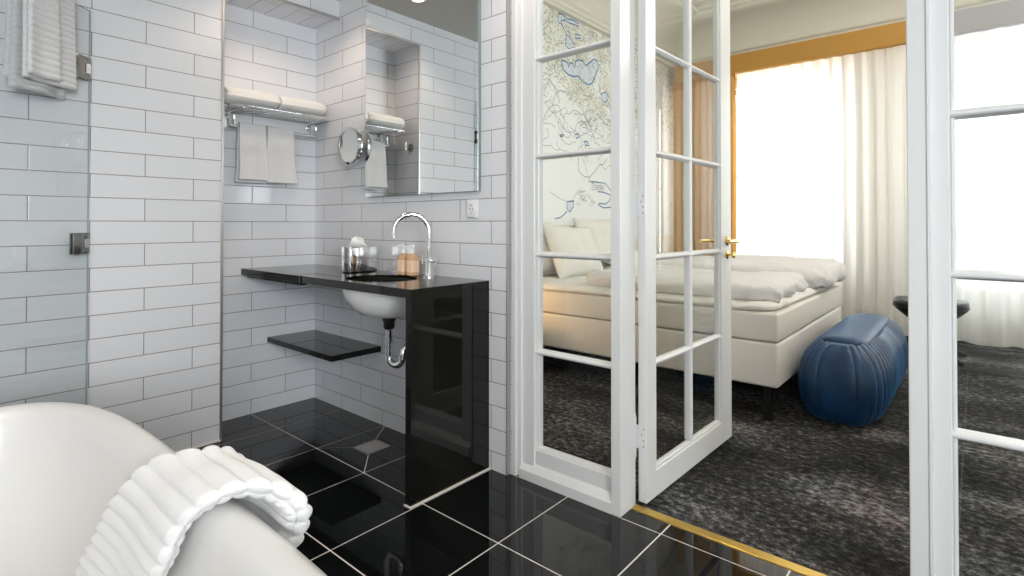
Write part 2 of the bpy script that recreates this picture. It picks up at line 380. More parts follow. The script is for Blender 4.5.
# back wall and right wall, each opened for an added fill window
b = MB()
for q in ((XL-.1, .4, -.1, ZC+.1), (1.9, XR+.1, -.1, ZC+.1), (.4, 1.9, -.1, 1.0), (.4, 1.9, 2.25, ZC+.1)): b.box(q[0], q[1], YB-.12, YB, q[2], q[3])
struct(b.build('wall_back', T_mirror))
b = MB()
for q in ((YB-.1, -1.35, -.1, ZC+.1), (-.15, YM+.14, -.1, ZC+.1), (-1.35, -.15, -.1, 1.0), (-1.35, -.15, 2.3, ZC+.1)): b.box(XR, XR+.12, q[0], q[1], q[2], q[3])
struct(b.build('wall_right', T_left))
def plain_window(name, axis, a0, a1, z0, z1, c, ncol, nrow, fr=.05):
    """painted window: frame and bars, glass as a child"""
    b = MB(); g = MB()
    def bx(mb, p0, p1, q0, q1, d):
        if axis == 'x': mb.box(p0, p1, c-d, c+d, q0, q1, .004 if mb is b else 0, 1)
        else: mb.box(c-d, c+d, p0, p1, q0, q1, .004 if mb is b else 0, 1)
    bx(b, a0, a0+fr, z0, z1, .03); bx(b, a1-fr, a1, z0, z1, .03); bx(b, a0, a1, z0, z0+fr, .03); bx(b, a0, a1, z1-fr, z1, .03)
    for i in range(1, ncol):
        x = a0+(a1-a0)*i/ncol; bx(b, x-.02, x+.02, z0+fr, z1-fr, .022)
    for j in range(1, nrow):
        z = z0+(z1-z0)*j/nrow; bx(b, a0+fr, a1-fr, z-.015, z+.015, .02)
    f = struct(b.build(name, M['paint'])); bx(g, a0+.01, a1-.01, z0+.01, z1-.01, .003)
    g.build('window_pane', M['pane'], f, local=True)
    return f
plain_window('window_4', 'x', .4, 1.9, 1.0, 2.25, YB-.06, 2, 1)  # unseen window, added to brighten the partition from behind
plain_window('window_3', 'y', -1.35, -.15, 1.0, 2.3, XR+.06, 2, 1)  # unseen window, added as side fill for the bathroom

# steel edge trims of the niche
struct(MB().box(XL-.004, XL+.006, YE-.006, YE+.006, 0, ZS).build('trim_1', M['trim_metal']))
struct(MB().box(XL-.006, XL+.006, YE, YM, ZS-.006, ZS+.006).build('trim_2', M['trim_metal']))
struct(MB().box(-1.5630, -1.5595, YM-.003, YM+.02, 0, ZC).build('trim_3', M['trim_metal']))
struct(MB().box(XL, XL+.012, YB, YE, 0, .005).build('trim_4', M['grout']))

# floor: pale grout bed with polished black tiles, four cut pieces around the drain
gx = [-1.6565+.4*k for k in range(-4, 12)]; gy = [-1.62, -1.214, -.8138, -.4138, -.0138, .3862, .786-.2, .9862, 1.3864, 1.8035, 1.884]
gy = [-1.6138, -1.2138, -.8138, -.4138, -.0138+0, .1862+0, .5862, .9862, 1.3864, 1.8035, 1.884]
b = MB(); b.box(-3.2, XR+.02, YB-.02, 1.884, -.06, -.0015); b.mi = 1
h = .003
dx0, dx1, dy0, dy1 = -2.335, -2.20, 1.508, 1.645     # drain
for i in range(len(gx)-1):
    for j in range(len(gy)-1):
        x0, x1, y0, y1 = gx[i]+h, gx[i+1]-h, gy[j]+h, gy[j+1]-h
        x0 = max(x0, XN-.01); x1 = min(x1, XR)
        if gx[i] < -2.3 < gx[i+1] and j == 8:
            X0, X1, Y0, Y1 = x0, x1, y0, min(y1, YM+.01); q = .003; top = 0
            O = [(X0, Y0), (X1, Y0), (X1, Y1), (X0, Y1)]; I = [(dx0-q, dy0-q), (dx1+q, dy0-q), (dx1+q, dy1+q), (dx0-q, dy1+q)]
            for k in range(4):
                a, c, d, e = Vector(O[k]), Vector(O[(k+1) % 4]), Vector(I[(k+1) % 4]), Vector(I[k])
                t1 = (c-a).normalized()*.0035
                b.prism([tuple(a+t1), tuple(c-t1), tuple(d-t1), tuple(e+t1)], 'z', -.01, 0)
            continue
        if x1-x0 > .01: b.box(x0, x1, y0, y1, -.01, 0)
fl = struct(b.build('floor', [M['grout'], M['floor_tile']]))
# floor drain
dr = empty('floor_drain', ((dx0+dx1)/2, (dy0+dy1)/2, 0), 'square steel floor drain grate set in the black tiles under the washbasin', 'drain')
b = MB()
for a0, a1, c0, c1 in ((dx0, dx1, dy0, dy0+.006), (dx0, dx1, dy1-.006, dy1), (dx0, dx0+.006, dy0, dy1), (dx1-.006, dx1, dy0, dy1)): b.box(a0, a1, c0, c1, -.008, .001)
b.build('frame', M['steel_grate'], dr)
b = MB(); n = 9
for k in range(n+1):
    x = dx0+.006+(dx1-dx0-.012)*k/n; b.box(x-.0025, x+.0025, dy0+.006, dy1-.006, -.006, -.001)
    y = dy0+.006+(dy1-dy0-.012)*k/n; b.box(dx0+.006, dx1-.006, y-.0025, y+.0025, -.006, -.0012)
b.build('grate', M['steel_grate'], dr)
MB().box(dx0+.004, dx1-.004, dy0+.004, dy1-.004, -.011, -.009).build('drain_pan', M['socket_hole'], dr)

# brass threshold strip
tag(MB().box(-1.02, -.144, 1.8845, 1.926, -.01, .004, .0015, 1).build('threshold_strip', M['brass_strip']),
    'narrow brass threshold strip between the black tiles and the dark carpet', 'threshold')

# ------------------------------------------------------------------ washstand of black granite
ws = empty('washstand', (-2.4, 1.55, 0), 'black polished granite washstand with a full-height side panel standing in the tiled niche', 'vanity')
BC, BA, BB = (-2.12, 1.52), .19, .15
def slab_with_hole(b, x0, x1, y0, y1, z0, z1, c, a_, b_, n=64):
    """plate with an elliptical cut-out"""
    def outer(t):
        dx, dy = math.cos(t), math.sin(t); k = 1e9
        if dx > 1e-9: k = min(k, (x1-c[0])/dx)
        if dx < -1e-9: k = min(k, (x0-c[0])/dx)
        if dy > 1e-9: k = min(k, (y1-c[1])/dy)
        if dy < -1e-9: k = min(k, (y0-c[1])/dy)
        return (c[0]+dx*k, c[1]+dy*k)
    ts = sorted([2*PI*k/n for k in range(n)]+[math.atan2(y-c[1], x-c[0]) % (2*PI) for x in (x0, x1) for y in (y0, y1)])
    def ring(f, z): return [b.bm.verts.new((*f(t), z)) for t in ts]
    inn = lambda t: (c[0]+a_*math.cos(t), c[1]+b_*math.sin(t))
    A, B_, C_, D = ring(outer, z1), ring(inn, z1), ring(inn, z0), ring(outer, z0)
    b.rings([A, B_, C_, D, A], cap=False)
b = MB(); slab_with_hole(b, -2.51, -1.668, 1.332, YM, .808, .843, BC, BA, BB); b.build('countertop', M['granite'], ws)
b = MB(); b.box(XN, -2.5115, 1.326, YM, .808, .843, .001, 1); b.build('side_counter', M['granite'], ws)
b = MB(); b.box(-3.12, -2.5105, 1.333, 1.36, .796, .808); b.build('support_rail', M['granite'], ws)
b = MB(); b.box(-1.70, -1.668, 1.334, YM, .003, .808); b.build('side_panel', M['granite'], ws)
b = MB(); b.box(-1.668, -1.660, 1.327, YM, 0, .004); b.box(-1.70, -1.668, 1.327, 1.334, 0, .004); b.build('grout_line', M['grout'], ws)
tag(MB().box(XN, -2.478, 1.478, YM, .398, .428, .0015, 1).build('corner_shelf', M['granite']),
    'low black granite shelf in the niche corner under the washstand counter', 'shelf')
# basin
ba = empty('washbasin', (BC[0], BC[1], .66), 'white oval porcelain basin hung under the black countertop', 'basin')
KC = (-2.098, 1.55)
prof = [(.270, .192, .806), (.268, .191, .790), (.250, .181, .752), (.206, .158, .710), (.155, .125, .680), (.09, .075, .667), (.03, .03, .665)]
inn = [(.03, .03, .675), (.085, .07, .679), (.145, .115, .692), (.188, .146, .720), (.212, .166, .760), (.222, .174, .806)]
b = MB(); rings = []
for a_, c_, z in prof+inn: rings.append([(KC[0]+a_*math.cos(2*PI*k/48), KC[1]+c_*math.sin(2*PI*k/48), z) for k in range(48)])
b.loft(rings+[rings[0]], cap=False)
b2 = b.build('bowl', M['porcelain'], ba, smooth=True, weld=.0001)
MB().lathe([(.028, .675), (.028, .679), (.012, .681), (.0, .681)], (KC[0], KC[1], 0), n=24).build('drain_plug', M['chrome'], ba, smooth='auto')
tr = empty('sink_trap', (BC[0], BC[1], .41), 'chrome bottle trap pipe hanging below the white basin', 'pipe')
cx_, cy_ = KC
MB().lathe([(.030, .664), (.031, .655), (.031, .645), (.026, .638), (.026, .612), (.020, .604)], (cx_, cy_, 0), n=24).build('collar', M['black_plastic'], tr, smooth='auto')
pts = [(cx_, cy_, .60), (cx_, cy_, .52), (cx_, cy_, .49)]
pts += [(cx_+.040-.040*math.cos(t), cy_+.010*(1-math.cos(t)), .480-.040*math.sin(t)) for t in [PI*k/10 for k in range(1, 11)]]
pts += [(cx_+.08, cy_+.022, .51), (cx_+.084, cy_+.06, .545), (cx_+.084, cy_+.12, .552), (cx_+.084, YM, .552)]
MB().tube(pts, .0170, 16).build('pipe', M['chrome'], tr, smooth='auto')
for z in (.552, .522, .488): MB().lathe([(.0155, z-.009), (.0215, z-.007), (.0215, z+.007), (.0155, z+.009)], (cx_, cy_, 0), n=20).build('coupling_nut', M['chrome'], tr, smooth='auto')
MB().lathe([(.0155, .47), (.022, .473), (.022, .49), (.0155, .493)], (cx_+.08, cy_+.021, 0), n=20).build('coupling_nut', M['chrome'], tr, smooth='auto')
# faucet
fa = empty('faucet', (-1.989, 1.70, .843), 'tall chrome gooseneck faucet with cross handles on the black countertop', 'faucet')
fx, fy = -1.989, 1.70
MB().lathe([(.027, .843), (.027, .849), (.019, .853), (.0165, .858), (.0165, .985), (.013, .990)], (fx, fy, 0), n=24).build('body', M['chrome'], fa, smooth='auto')
dv = Vector((-.098, -.142, 0)).normalized(); rr = .083
pts = [(fx, fy, .985), (fx, fy, 1.06)]
pts += [(fx+dv.x*rr*(1-math.cos(t)), fy+dv.y*rr*(1-math.cos(t)), 1.060+rr*math.sin(t)) for t in [PI*k/16 for k in range(0, 17)]]
e_ = Vector(pts[-1]); pts += [(e_.x, e_.y, e_.z-.022)]
MB().tube(pts, .0125, 16).build('spout', M['chrome'], fa, smooth='auto')
MB().tube([(e_.x, e_.y, e_.z-.018), (e_.x, e_.y, e_.z-.03)], .0142, 16).build('aerator', M['chrome'], fa, smooth='auto')
b = MB(); b.tube([(fx-.02, fy, .925), (fx+.02, fy, .925)], .015, 14); hb = b.build('valve', M['chrome'], fa, smooth='auto')
for sgn in (-1, 1):
    b = MB(); x = fx+sgn*.035
    b.tube([(fx+sgn*.018, fy, .925), (x, fy, .925), (x+sgn*.030, fy, .925)], [.008, .006, .006], 12)
    b.tube([(x+sgn*.012, fy-.022, .925), (x+sgn*.012, fy+.022, .925)], .0045, 10); b.tube([(x+sgn*.012, fy, .905), (x+sgn*.012, fy, .945)], .0045, 10)
    b.build('cross_handle', M['chrome'], fa, smooth='auto')

# tissue box cover and tissue
tb = empty('tissue_box', (-2.49, 1.65, .843), 'square chrome tissue box with a white tissue sticking out beside the basin', 'tissue box')
b = MB(); b.box(-2.535, -2.45, 1.565, 1.735, .8435, .978, .006, 3); b.build('cover', M['chrome'], tb, smooth='auto')
def tissue(u, v):
    a = (u-.5)*2; z = .977+.062*v*(1-.35*abs(a))
    return Vector((-2.495+a*.026*(1-.55*v)+.010*math.sin(5*v+2*a), 1.635+a*.052*(1-.6*v)+.012*math.sin(a*5+v*3)*(1-.3*v), z))
b = MB(); b.slab(lambda u, v: (tissue(u, v)+Vector((.0018, -.0008, 0)), tissue(u, v)-Vector((.0018, -.0008, 0))), 14, 10); b.build('tissue', M['tissue'], tb, smooth=True)
# soap bottles
def bottle(x, y, label):
    o = empty('soap_bottle', (x, y, .843), label, 'soap bottle', 'peach soap bottles behind the basin')
    b = MB(); rings = []
    for q, z in ((.020, .8435), (.0245, .847), (.0245, .936), (.021, .944), (.010, .948), (.010, .952)):
        rings.append([(x+q*se(2*PI*k/32, 6)[0], y+q*se(2*PI*k/32, 6)[1], z) for k in range(32)])
    b.loft(rings); b.build('body', M['amber_soap'], o, smooth='auto')
    b = MB(); rings = []
    for z in (.862, .92): rings.append([(x+.0249*se(2*PI*k/32, 6)[0], y+.0249*se(2*PI*k/32, 6)[1], z) for k in range(32)])
    b.loft(rings, cap=False); b.build('paper_label', mat('peach_label', (.84, .60, .42), .5), o, smooth='auto')
    b = MB(); b.lathe([(.012, .952), (.012, .966), (.0045, .970), (.0045, .984), (.009, .985), (.009, .993), (.003, .995)], (x, y, 0), n=18)
    b.tube([(x, y, .989), (x-.02, y-.012, .989), (x-.033, y-.02, .984)], [.005, .0045, .0035], 10); b.build('pump', M['white_plastic'], o, smooth='auto')
bottle(-2.172, 1.69, 'peach pump soap bottle nearer the chrome tissue box, partly hidden by its twin')
bottle(-2.098, 1.69, 'peach pump soap bottle nearer the chrome faucet')

# ------------------------------------------------------------------ wall mirror, shaving mirror, socket, hook
wm = empty('wall_mirror', (-2.15, YM, 1.8), 'large frameless rectangular wall mirror above the basin', 'mirror')
MB().box(-2.602, -1.7195, 1.7595, YM, 1.250, 2.352).build('backing', M['mirror_edge'], wm)
MB().box(-2.6035, -1.718, 1.757, 1.7594, 1.2485, 2.3535, .001, 1).build('mirror_pane', M['mirror'], wm)
MMX, MMY, MMZ, MMR = -2.712, 1.733, 1.542, .112
sm = empty('magnifying_mirror', (MMX, MMY, MMZ), 'round chrome magnifying mirror on a wall arm left of the large mirror', 'mirror')
b = MB(); b.lathe([(MMR-.020, MMY-.010), (MMR-.014, MMY-.016), (MMR-.004, MMY-.018), (MMR, MMY-.010), (MMR, MMY+.006), (MMR-.008, MMY+.013), (.02, MMY+.018)], (MMX, 0, MMZ), axis='y', n=48, cap=False)
b.build('ring', M['chrome'], sm, smooth='auto')
b = MB(); b.lathe([(.0001, MMY-.0035), (.05, MMY-.0055), (MMR-.018, MMY-.0115)], (MMX, 0, MMZ), axis='y', n=48, cap=False); b.build('mirror_pane', M['mirror'], sm, smooth=True)
MB().tube([(MMX, MMY+.016, MMZ), (MMX, MMY+.032, MMZ)], .009, 12).build('arm', M['chrome'], sm, smooth='auto')
MB().lathe([(.030, YM), (.030, YM-.012), (.026, YM-.016), (.001, YM-.017)], (MMX, 0, MMZ), axis='y', n=28, cap=False).build('wall_plate', M['chrome'], sm, smooth='auto')
MB().box(MMX-.007, MMX+.007, MMY-.023, MMY-.016, MMZ-.106, MMZ-.090, .002, 1).build('switch', M['black_plastic'], sm)
so = empty('wall_socket', (-1.772, YM, 1.165), 'small white power socket plate on the tiles below the mirror corner', 'socket')
MB().box(-1.805, -1.737, YM-.011, YM, 1.126, 1.212, .003, 2).build('plate', M['white_plastic'], so, smooth='auto')
b = MB(); b.lathe([(.0215, YM-.0112), (.0205, YM-.0135), (.0195, YM-.0112)], (-1.772, 0, 1.167), axis='y', n=32, cap=False); b.build('socket_ring', M['white_plastic'], so, smooth='auto')
b = MB()
for dx in (-.0095, .0095): b.lathe([(.0028, YM-.0118), (.0028, YM-.011)], (-1.772+dx, 0, 1.167), axis='y', n=12)
b.lathe([(.0022, YM-.0118), (.0022, YM-.011)], (-1.772, 0, 1.150), axis='y', n=12)
b.box(-1.781, -1.763, YM-.0117, YM-.0108, 1.184, 1.187); b.box(-1.79, -1.754, YM-.0117, YM-.0108, 1.1275, 1.1295); b.build('pin_hole', M['socket_hole'], so)
hk = empty('robe_hook', (-3.0, YE, 1.63), 'round chrome robe hook on the niche side wall, seen in the mirror', 'hook')
MB().lathe([(.027, YE), (.027, YE+.006), (.022, YE+.009), (.001, YE+.009)], (-3.0, 0, 1.63), axis='y', n=28, cap=False).build('wall_plate', M['chrome_dark'], hk, smooth='auto')
b = MB(); b.tube([(-3.0, YE+.008, 1.63), (-3.0, YE+.045, 1.63)], .006, 12); b.tube([(-3.0, YE+.045, 1.61), (-3.0, YE+.045, 1.665)], .008, 12); b.build('peg', M['chrome'], hk, smooth='auto')

# ------------------------------------------------------------------ towel rack in the niche
rk = empty('towel_rack', (XN, 1.48, 1.65), 'chrome hotel towel rack with a lower rail on the niche wall', 'towel rack')
zr = 1.735
b = MB()
for k, xx in enumerate((-3.150, -3.105, -3.06, -3.015, -2.972)): b.tube([(xx, 1.195, zr), (xx, 1.75, zr)], .0055, 10)
b.build('shelf_bars', M['chrome'], rk, smooth='auto')
for yy in (1.248, 1.732):
    b = MB(); b.tube([(-3.178, yy, zr-.008), (-2.972, yy, zr-.008)], .006, 10)
    b.tube([(-3.165, yy, zr-.008), (-3.165, yy, 1.66), (-3.150, yy, 1.648), (-3.10, yy, 1.643), (-3.095, yy, 1.65), (-3.095, yy, 1.70)], .0065, 10)
    br = b.build('bracket', M['chrome'], rk, smooth='auto')
    b = MB(); b.lathe([(.018, XN), (.018, XN+.006), (.014, XN+.009), (.001, XN+.009)], (0, yy, 1.70), axis='x', n=20, cap=False); b.build('wall_plate', M['chrome'], br, smooth='auto')
MB().tube([(-3.10, 1.225, 1.64), (-3.10, 1.752, 1.64)], .0065, 12).build('rail', M['chrome'], rk, smooth='auto')

def rolled(y0, y1, label, seed):
    """flattened roll of folded towel lying on the rack, axis along the wall"""
    prof = []; turns = 2.6; n = 150
    for k in range(n+1):
        t = k/n*turns*2*PI+.6; r = .20+.80*(k/n)
        prof.append((r*.098*se(t, 2.25)[0], r*.050*se(t, 2.25)[1], t))
    cx, cz = -3.063, zr+.0055+.050; b = MB(); T = .0068
    ny = 14
    def f(u, v):
        i = min(int(u*n), n); x, z, t = prof[i]; nx, nz_ = math.cos(t), math.sin(t)
        y = y0+(y1-y0)*v
        e = min(v, 1-v)*(y1-y0); rd = 1-.20*max(0, 1-e/.045)**2
        w = .0040*nz((x*3, y*3, z*3), 6, seed)
        o = Vector((cx+(x+nx*(T+w))*rd, y, cz+(z+nz_*(T+w))*rd)); q = Vector((cx+(x-nx*T)*rd, y, cz+(z-nz_*T)*rd)); return o, q
    b.slab(f, n, ny)
    return tag(b.build('rolled_towel', M['towel_warm'], smooth=True), label, 'towel', 'rolled white towels on the rack')
rolled(1.172, 1.462, 'white rolled bath towel on the rack, nearer the steel wall trim', 1)
rolled(1.468, 1.748, 'white rolled bath towel on the rack, tucked in the niche corner', 5)

def hung(y0, y1, zf, zb, label, seed):
    """thin towel folded over the lower rail, dobby band near the hem"""
    ztop = 1.6475; xr = -3.10; rad = .011; Lf = ztop-zf; Lb = ztop-zb; tot = Lf+Lb+PI*rad
    def path(s):
        d = s*tot
        if d < Lb: return (xr-rad, zb+d, -1, 0)
        d -= Lb
        if d < PI*rad:
            a = PI-d/rad; return (xr+rad*math.cos(a), ztop+rad*math.sin(a), math.cos(a), math.sin(a))
        d -= PI*rad; return (xr+rad, ztop-d, 1, 0)
    def f(u, v):
        x, z, nx, nz_ = path(u); y = y0+(y1-y0)*v; front = nx > 0
        hang = max(0, (ztop-z))/.3
        wv = hang*(.005*math.sin(v*5+seed)+.003*math.sin(v*11+seed*2))+.0012*nz((x, y, z), 22, seed)
        y += hang*.008*math.sin(z*18+seed)*(1 if v > .5 else .4)+(-.010*hang if v < .5 else .012*hang)*abs(v-.5)*2
        x += (1 if front else -.3)*max(-.004, wv)+(hang*.012 if front else -hang*.004)
        T = .0046; zz = z-(zf if front else zb)
        if .040 < zz < .085: T = .0034+.0013*(0.5+.5*math.sin(zz*700))
        e = min(v, 1-v)*(y1-y0); T += .002*(e < .006)
        if zz < .012: T += .0016
        return Vector((x+nx*T, y, z+nz_*T)), Vector((x-nx*T, y, z-nz_*T))
    b = MB(); b.slab(f, 130, 24)
    return tag(b.build('hand_towel', M['towel'], smooth=True), label, 'towel', 'white hand towels on the lower rail')
hung(1.275, 1.418, 1.345, 1.330, 'white hand towel on the rail, nearer the steel wall trim', 1.0)
hung(1.430, 1.585, 1.335, 1.345, 'white hand towel on the rail, nearer the niche corner', 2.6)

# ------------------------------------------------------------------ glass shower screen with clamps and draped towel
GA = Vector((-2.905, .58, 0)); GD = Vector((.588, -.809, 0)).normalized(); GN = Vector((GD.y, -GD.x, 0)); GN = -GN
# GN points to the camera side
if (Vector((0, 0, 0))-GA).dot(GN) < 0: GN = -GN
sg = empty('shower_screen', (GA.x, GA.y, 0), 'clear glass shower screen hinged on the tiled left wall by chrome clamps', 'shower screen')
def gpt(s_, n_, z): p = GA+GD*s_+GN*n_; return Vector((p.x, p.y, z))
def gbox(b, s0, s1, n0, n1, z0, z1, bev=0):
    vs = [b.bm.verts.new(gpt(s_, n_, z)) for s_ in (s0, s1) for n_ in (n0, n1) for z in (z0, z1)]
    fs = [b._f([vs[i] for i in q]) for q in ((0, 1, 3, 2), (4, 6, 7, 5), (0, 4, 5, 1), (2, 3, 7, 6), (0, 2, 6, 4), (1, 5, 7, 3))]
    if bev: bmesh.ops.bevel(b.bm, geom=list({e for f_ in fs for e in f_.edges}), offset=bev, segments=2, affect='EDGES', profile=.5)
b = MB(); gbox(b, .016, .80, -.004, .004, .02, 2.018); b.build('glass_pane', M['screen'], sg)
b = MB(); gbox(b, .0152, .0162, -.004, .004, .02, 2.018); gbox(b, .0152, .80, -.004, .004, 2.0178, 2.0186); gbox(b, .8, .801, -.004, .004, .02, 2.018); b.build('glass_edge', M['glass_edge'], sg)
for z0, z1 in ((1.715, 1.812), (.970, 1.060)):
    b = MB(); h_ = (z1-z0)
    for n0, n1 in ((.0045, .010), (-.010, -.0045)):
        gbox(b, .045, .094, n0, n1, z0, z1, .001); gbox(b, .022, .0455, n0, n1, z0, z0+h_*.26, .001); gbox(b, .022, .0455, n0, n1, z1-h_*.26, z1, .001)
    cl = b.build('hinge_clamp', M['chrome_dark'], sg, smooth='auto')
    b = MB(); gbox(b, .016, .040, -.009, .009, z0+h_*.28, z1-h_*.28, .002); b.build('hinge_block', M['chrome'], cl)
    b = MB(); b.box(XL, XL+.006, GA.y-.035, GA.y-.003, z0, z1, .0015, 1); b.build('wall_plate', M['chrome_dark'], cl)

def ribbed(P, Nf, T, amp, nr, nu, nv, b, edge=.05):
    """closed terry sheet with puffy ribs across u; P centre point, Nf normal"""
    def f(u, v):
        p = P(u, v); n = Nf(u, v); w = abs(math.sin(PI*nr*u))**.6
        k = T+amp*w; e = min(v, 1-v)/edge; e = 1 if e >= 1 else math.sqrt(max(0, 1-(1-e)**2))
        eu = min(u, 1-u)*nr*2; eu = 1 if eu >= 1 else math.sqrt(max(0, 1-(1-eu)**2))
        k = k*max(.12, e)*max(.3, eu)
        return p+n*k, p-n*k
    b.slab(f, nu, nv)
b = MB()
def drape(s0, s1, zbf, zbb, off, b, sk=0, nr=22):
    top = 2.022+off; r = .007+off
    Lf = top-zbf; Lb = top-zbb; tot = Lf+PI*r+Lb
    def base(u, v):
        d = u*tot
        if d < Lf: n_, z, nn, nzv = r, zbf+d, 1, 0
        elif d < Lf+PI*r:
            a = (d-Lf)/r; n_, z, nn, nzv = r*math.cos(a), top+r*math.sin(a), math.cos(a), math.sin(a)
        else: n_, z, nn, nzv = -r, top-(d-Lf-PI*r), -1, 0
        hang = max(0, (2.02-z))/.4
        s_ = s0+(s1-s0)*v+sk*hang
        s_ += (v-.5)*.012*hang
        n_ += (1 if nn > 0 else -1)*(.010*hang*math.sin(v*6.5+1))
        return s_, n_, z, nn, nzv
    def P(u, v):
        s_, n_, z, nn, nzv = base(u, v); return gpt(s_, n_, z)
    def Nf(u, v):
        s_, n_, z, nn, nzv = base(u, v); q = GN*nn; return Vector((q.x, q.y, nzv)).normalized()
    ribbed(P, Nf, .0045, .0072, nr, nr*10, 22, b, .06)
drape(.110, .325, 1.648, 1.612, .012, b, .002, 38)
drape(.205, .326, 1.660, 1.65, .034, b, .002, 36)
tag(b.build('bath_towel', M['towel'], smooth=True), 'thick ribbed white towel draped over the top of the glass shower screen', 'towel')

# ------------------------------------------------------------------ bathtub and towel on its rim
TC = (-1.145, .03); TA, TB = .91, .40
tub = empty('bathtub', (TC[0], TC[1], 0), 'freestanding white oval bathtub in front of the tiled wall', 'bathtub')
prof = [(.15, 0, 0), (.13, .02, 0), (.09, .15, 0), (.05, .33, 0), (.022, .48, 0), (.010, .545, 0), (.001, .562, 0), (-.001, .578, 0), (.006, .593, 0), (.022, .600, 0), (.040, .598, 0), (.055, .588, 0), (.064, .570, 0), (.070, .545, 0),
        (.085, .46, .02), (.11, .34, .05), (.145, .24, .09), (.20, .165, .13), (.28, .135, .16), (.36, .13, .17)]
b = MB(); rings = []; nT = 96
for ins, z, ex in prof:
    rings.append([(TC[0]+(TA-ins-ex)*se(2*PI*k/nT, 4.1)[0], TC[1]+(TB-ins*.98)*se(2*PI*k/nT, 4.1)[1], z) for k in range(nT)])
b.loft(rings); b.build('shell', M['tub'], tub, smooth=True)
MB().lathe([(.032, .1305), (.032, .134), (.02, .136), (.001, .136)], (TC[0]-.1, TC[1], 0), n=24, cap=False).build('drain_cover', M['chrome'], tub, smooth='auto')

tab = [(0, .275, .30, -1.48, -1.19), (.15, .294, .374, -1.445, -1.14), (.30, .312, .45, -1.395, -1.095), (.42, .325, .515, -1.355, -1.05), (.52, .342, .575, -1.30, -1.03),
       (.60, .37, .612, -1.255, -1.0), (.67, .41, .628, -1.19, -.975), (.75, .448, .626, -1.17, -.925), (.84, .470, .603, -1.15, -.885), (.92, .473, .567, -1.14, -.895), (1.0, .465, .525, -1.14, -.915)]
def tpath(off, u0, u1, xn, xf):
    def base(u, v):
        s_ = u0+(u1-u0)*u; y, z, x0, x1 = lerp_table(tab, s_); y2, z2, _, _ = lerp_table(tab, min(1, s_+.01)); y1, z1, _, _ = lerp_table(tab, max(0, s_-.01))
        ty, tz = y2-y1, z2-z1; l = math.hypot(ty, tz) or 1; ny, nz_ = -tz/l, ty/l
        x0 += xf; x1 += xn
        x = x0+(x1-x0)*v
        yy = y+ny*off; zz = z+nz_*off
        # the inner part hangs further down the slope at its far edge
        wv = .006*math.sin(v*7+s_*4)*(1-v)
        return Vector((x, yy+ny*wv, zz+nz_*wv)), Vector((0, ny, nz_))
    return (lambda u, v: base(u, v)[0]), (lambda u, v: base(u, v)[1])
b = MB()
P, Nf = tpath(.010, .0, 1.0, 0, 0); ribbed(P, Nf, .0055, .0085, 19, 228, 36, b, .035)
P, Nf = tpath(-.006, .06, .93, -.012, .02); ribbed(P, Nf, .004, .006, 22, 220, 30, b, .05)
tag(b.build('bath_towel', M['towel'], smooth=True), 'thick ribbed white towel folded over the rim of the bathtub', 'towel')

# ------------------------------------------------------------------ glazed partition
def muntin_h(b, x0, x1, z, y0, y1, r=.013):
    pts = [(y0+.004, z-r*.55), (y0, z-r*.2), (y0, z+r*.2), (y0+.004, z+r*.55), ((y0+y1)/2-.006, z+r), ((y0+y1)/2+.006, z+r), (y1-.004, z+r*.55), (y1, z), (y1-.004, z-r*.55), ((y0+y1)/2+.006, z-r), ((y0+y1)/2-.006, z-r)]
    b.prism(pts, 'x', x0, x1)
ZH = 2.36                                        # door head
mz = [.5455, .9665, 1.390, 1.8135, 2.236]
def fixed_panel(no, xa, xb, stile_a, stile_b):
    """glazed side light between xa and xb (glass from xa+stile_a to xb-stile_b)"""
    g0, g1 = xa+stile_a, xb-stile_b; b = MB()
    b.box(xa, g0, 1.824, 1.885, .0, ZH, .003, 1); b.box(g1, xb, 1.832, 1.885, .0, ZH, .003, 1)
    b.box(g0-.002, g1+.002, 1.832, 1.885, .04, .128, .003, 1)
    b.box(g0-.002, g1+.002, 1.832, 1.885, 2.30, ZH)
    # bevelled glazing beads
    for x0, x1 in ((g0, g0+.010), (g1-.010, g1)): b.box(x0, x1, 1.842, 1.875, .125, 2.30, .003, 1)
    b.box(g0, g1, 1.842, 1.875, .125, .137, .004, 1)
    for z in mz: muntin_h(b, g0, g1, z, 1.830, 1.884)
    # sloping ledge over the plinth board
    b.prism([(1.803, 0), (1.915, 0), (1.915, .05), (1.836, .07), (1.803, .038)], 'x', xa, xb)
    f = struct(b.build('window_%d' % no, M['paint'])); 
    p = MB(); zz = [.13]+mz+[2.30]
    for z0, z1 in zip(zz, zz[1:]): p.box(g0+.001, g1-.001, 1.856, 1.860, z0+.002, z1-.002)
    p.build('window_pane', M['pane'], f, local=True)
fixed_panel(1, -1.512, -1.056, .068, .0)
fixed_panel(2, -.10, .355, .048, .055)
def profile_casing(name, x0, x1, steps):
    b = MB()
    for a0, a1, y0 in steps: b.box(a0, a1, y0, 1.92, 0, ZH+.04, .002, 1)
    return struct(b.build(name, M['paint']))
profile_casing('trim_5', 0, 0, [(-1.556, -1.530, 1.800), (-1.531, -1.509, 1.812)])
profile_casing('trim_6', 0, 0, [(-1.058, -1.016, 1.804)])
profile_casing('trim_7', 0, 0, [(-.142, -.098, 1.803), (-.100, -.090, 1.799)])
profile_casing('trim_8', 0, 0, [(.35, .42, 1.80)])
struct(MB().box(-1.556, .42, 1.803, 1.92, ZH, ZH+.06, .002, 1).build('trim_10', M['paint']))
struct(MB().box(-1.561, .42, YM+.001, 1.92, ZH+.06, ZC+.1).build('wall_partition_top', M['paint']))

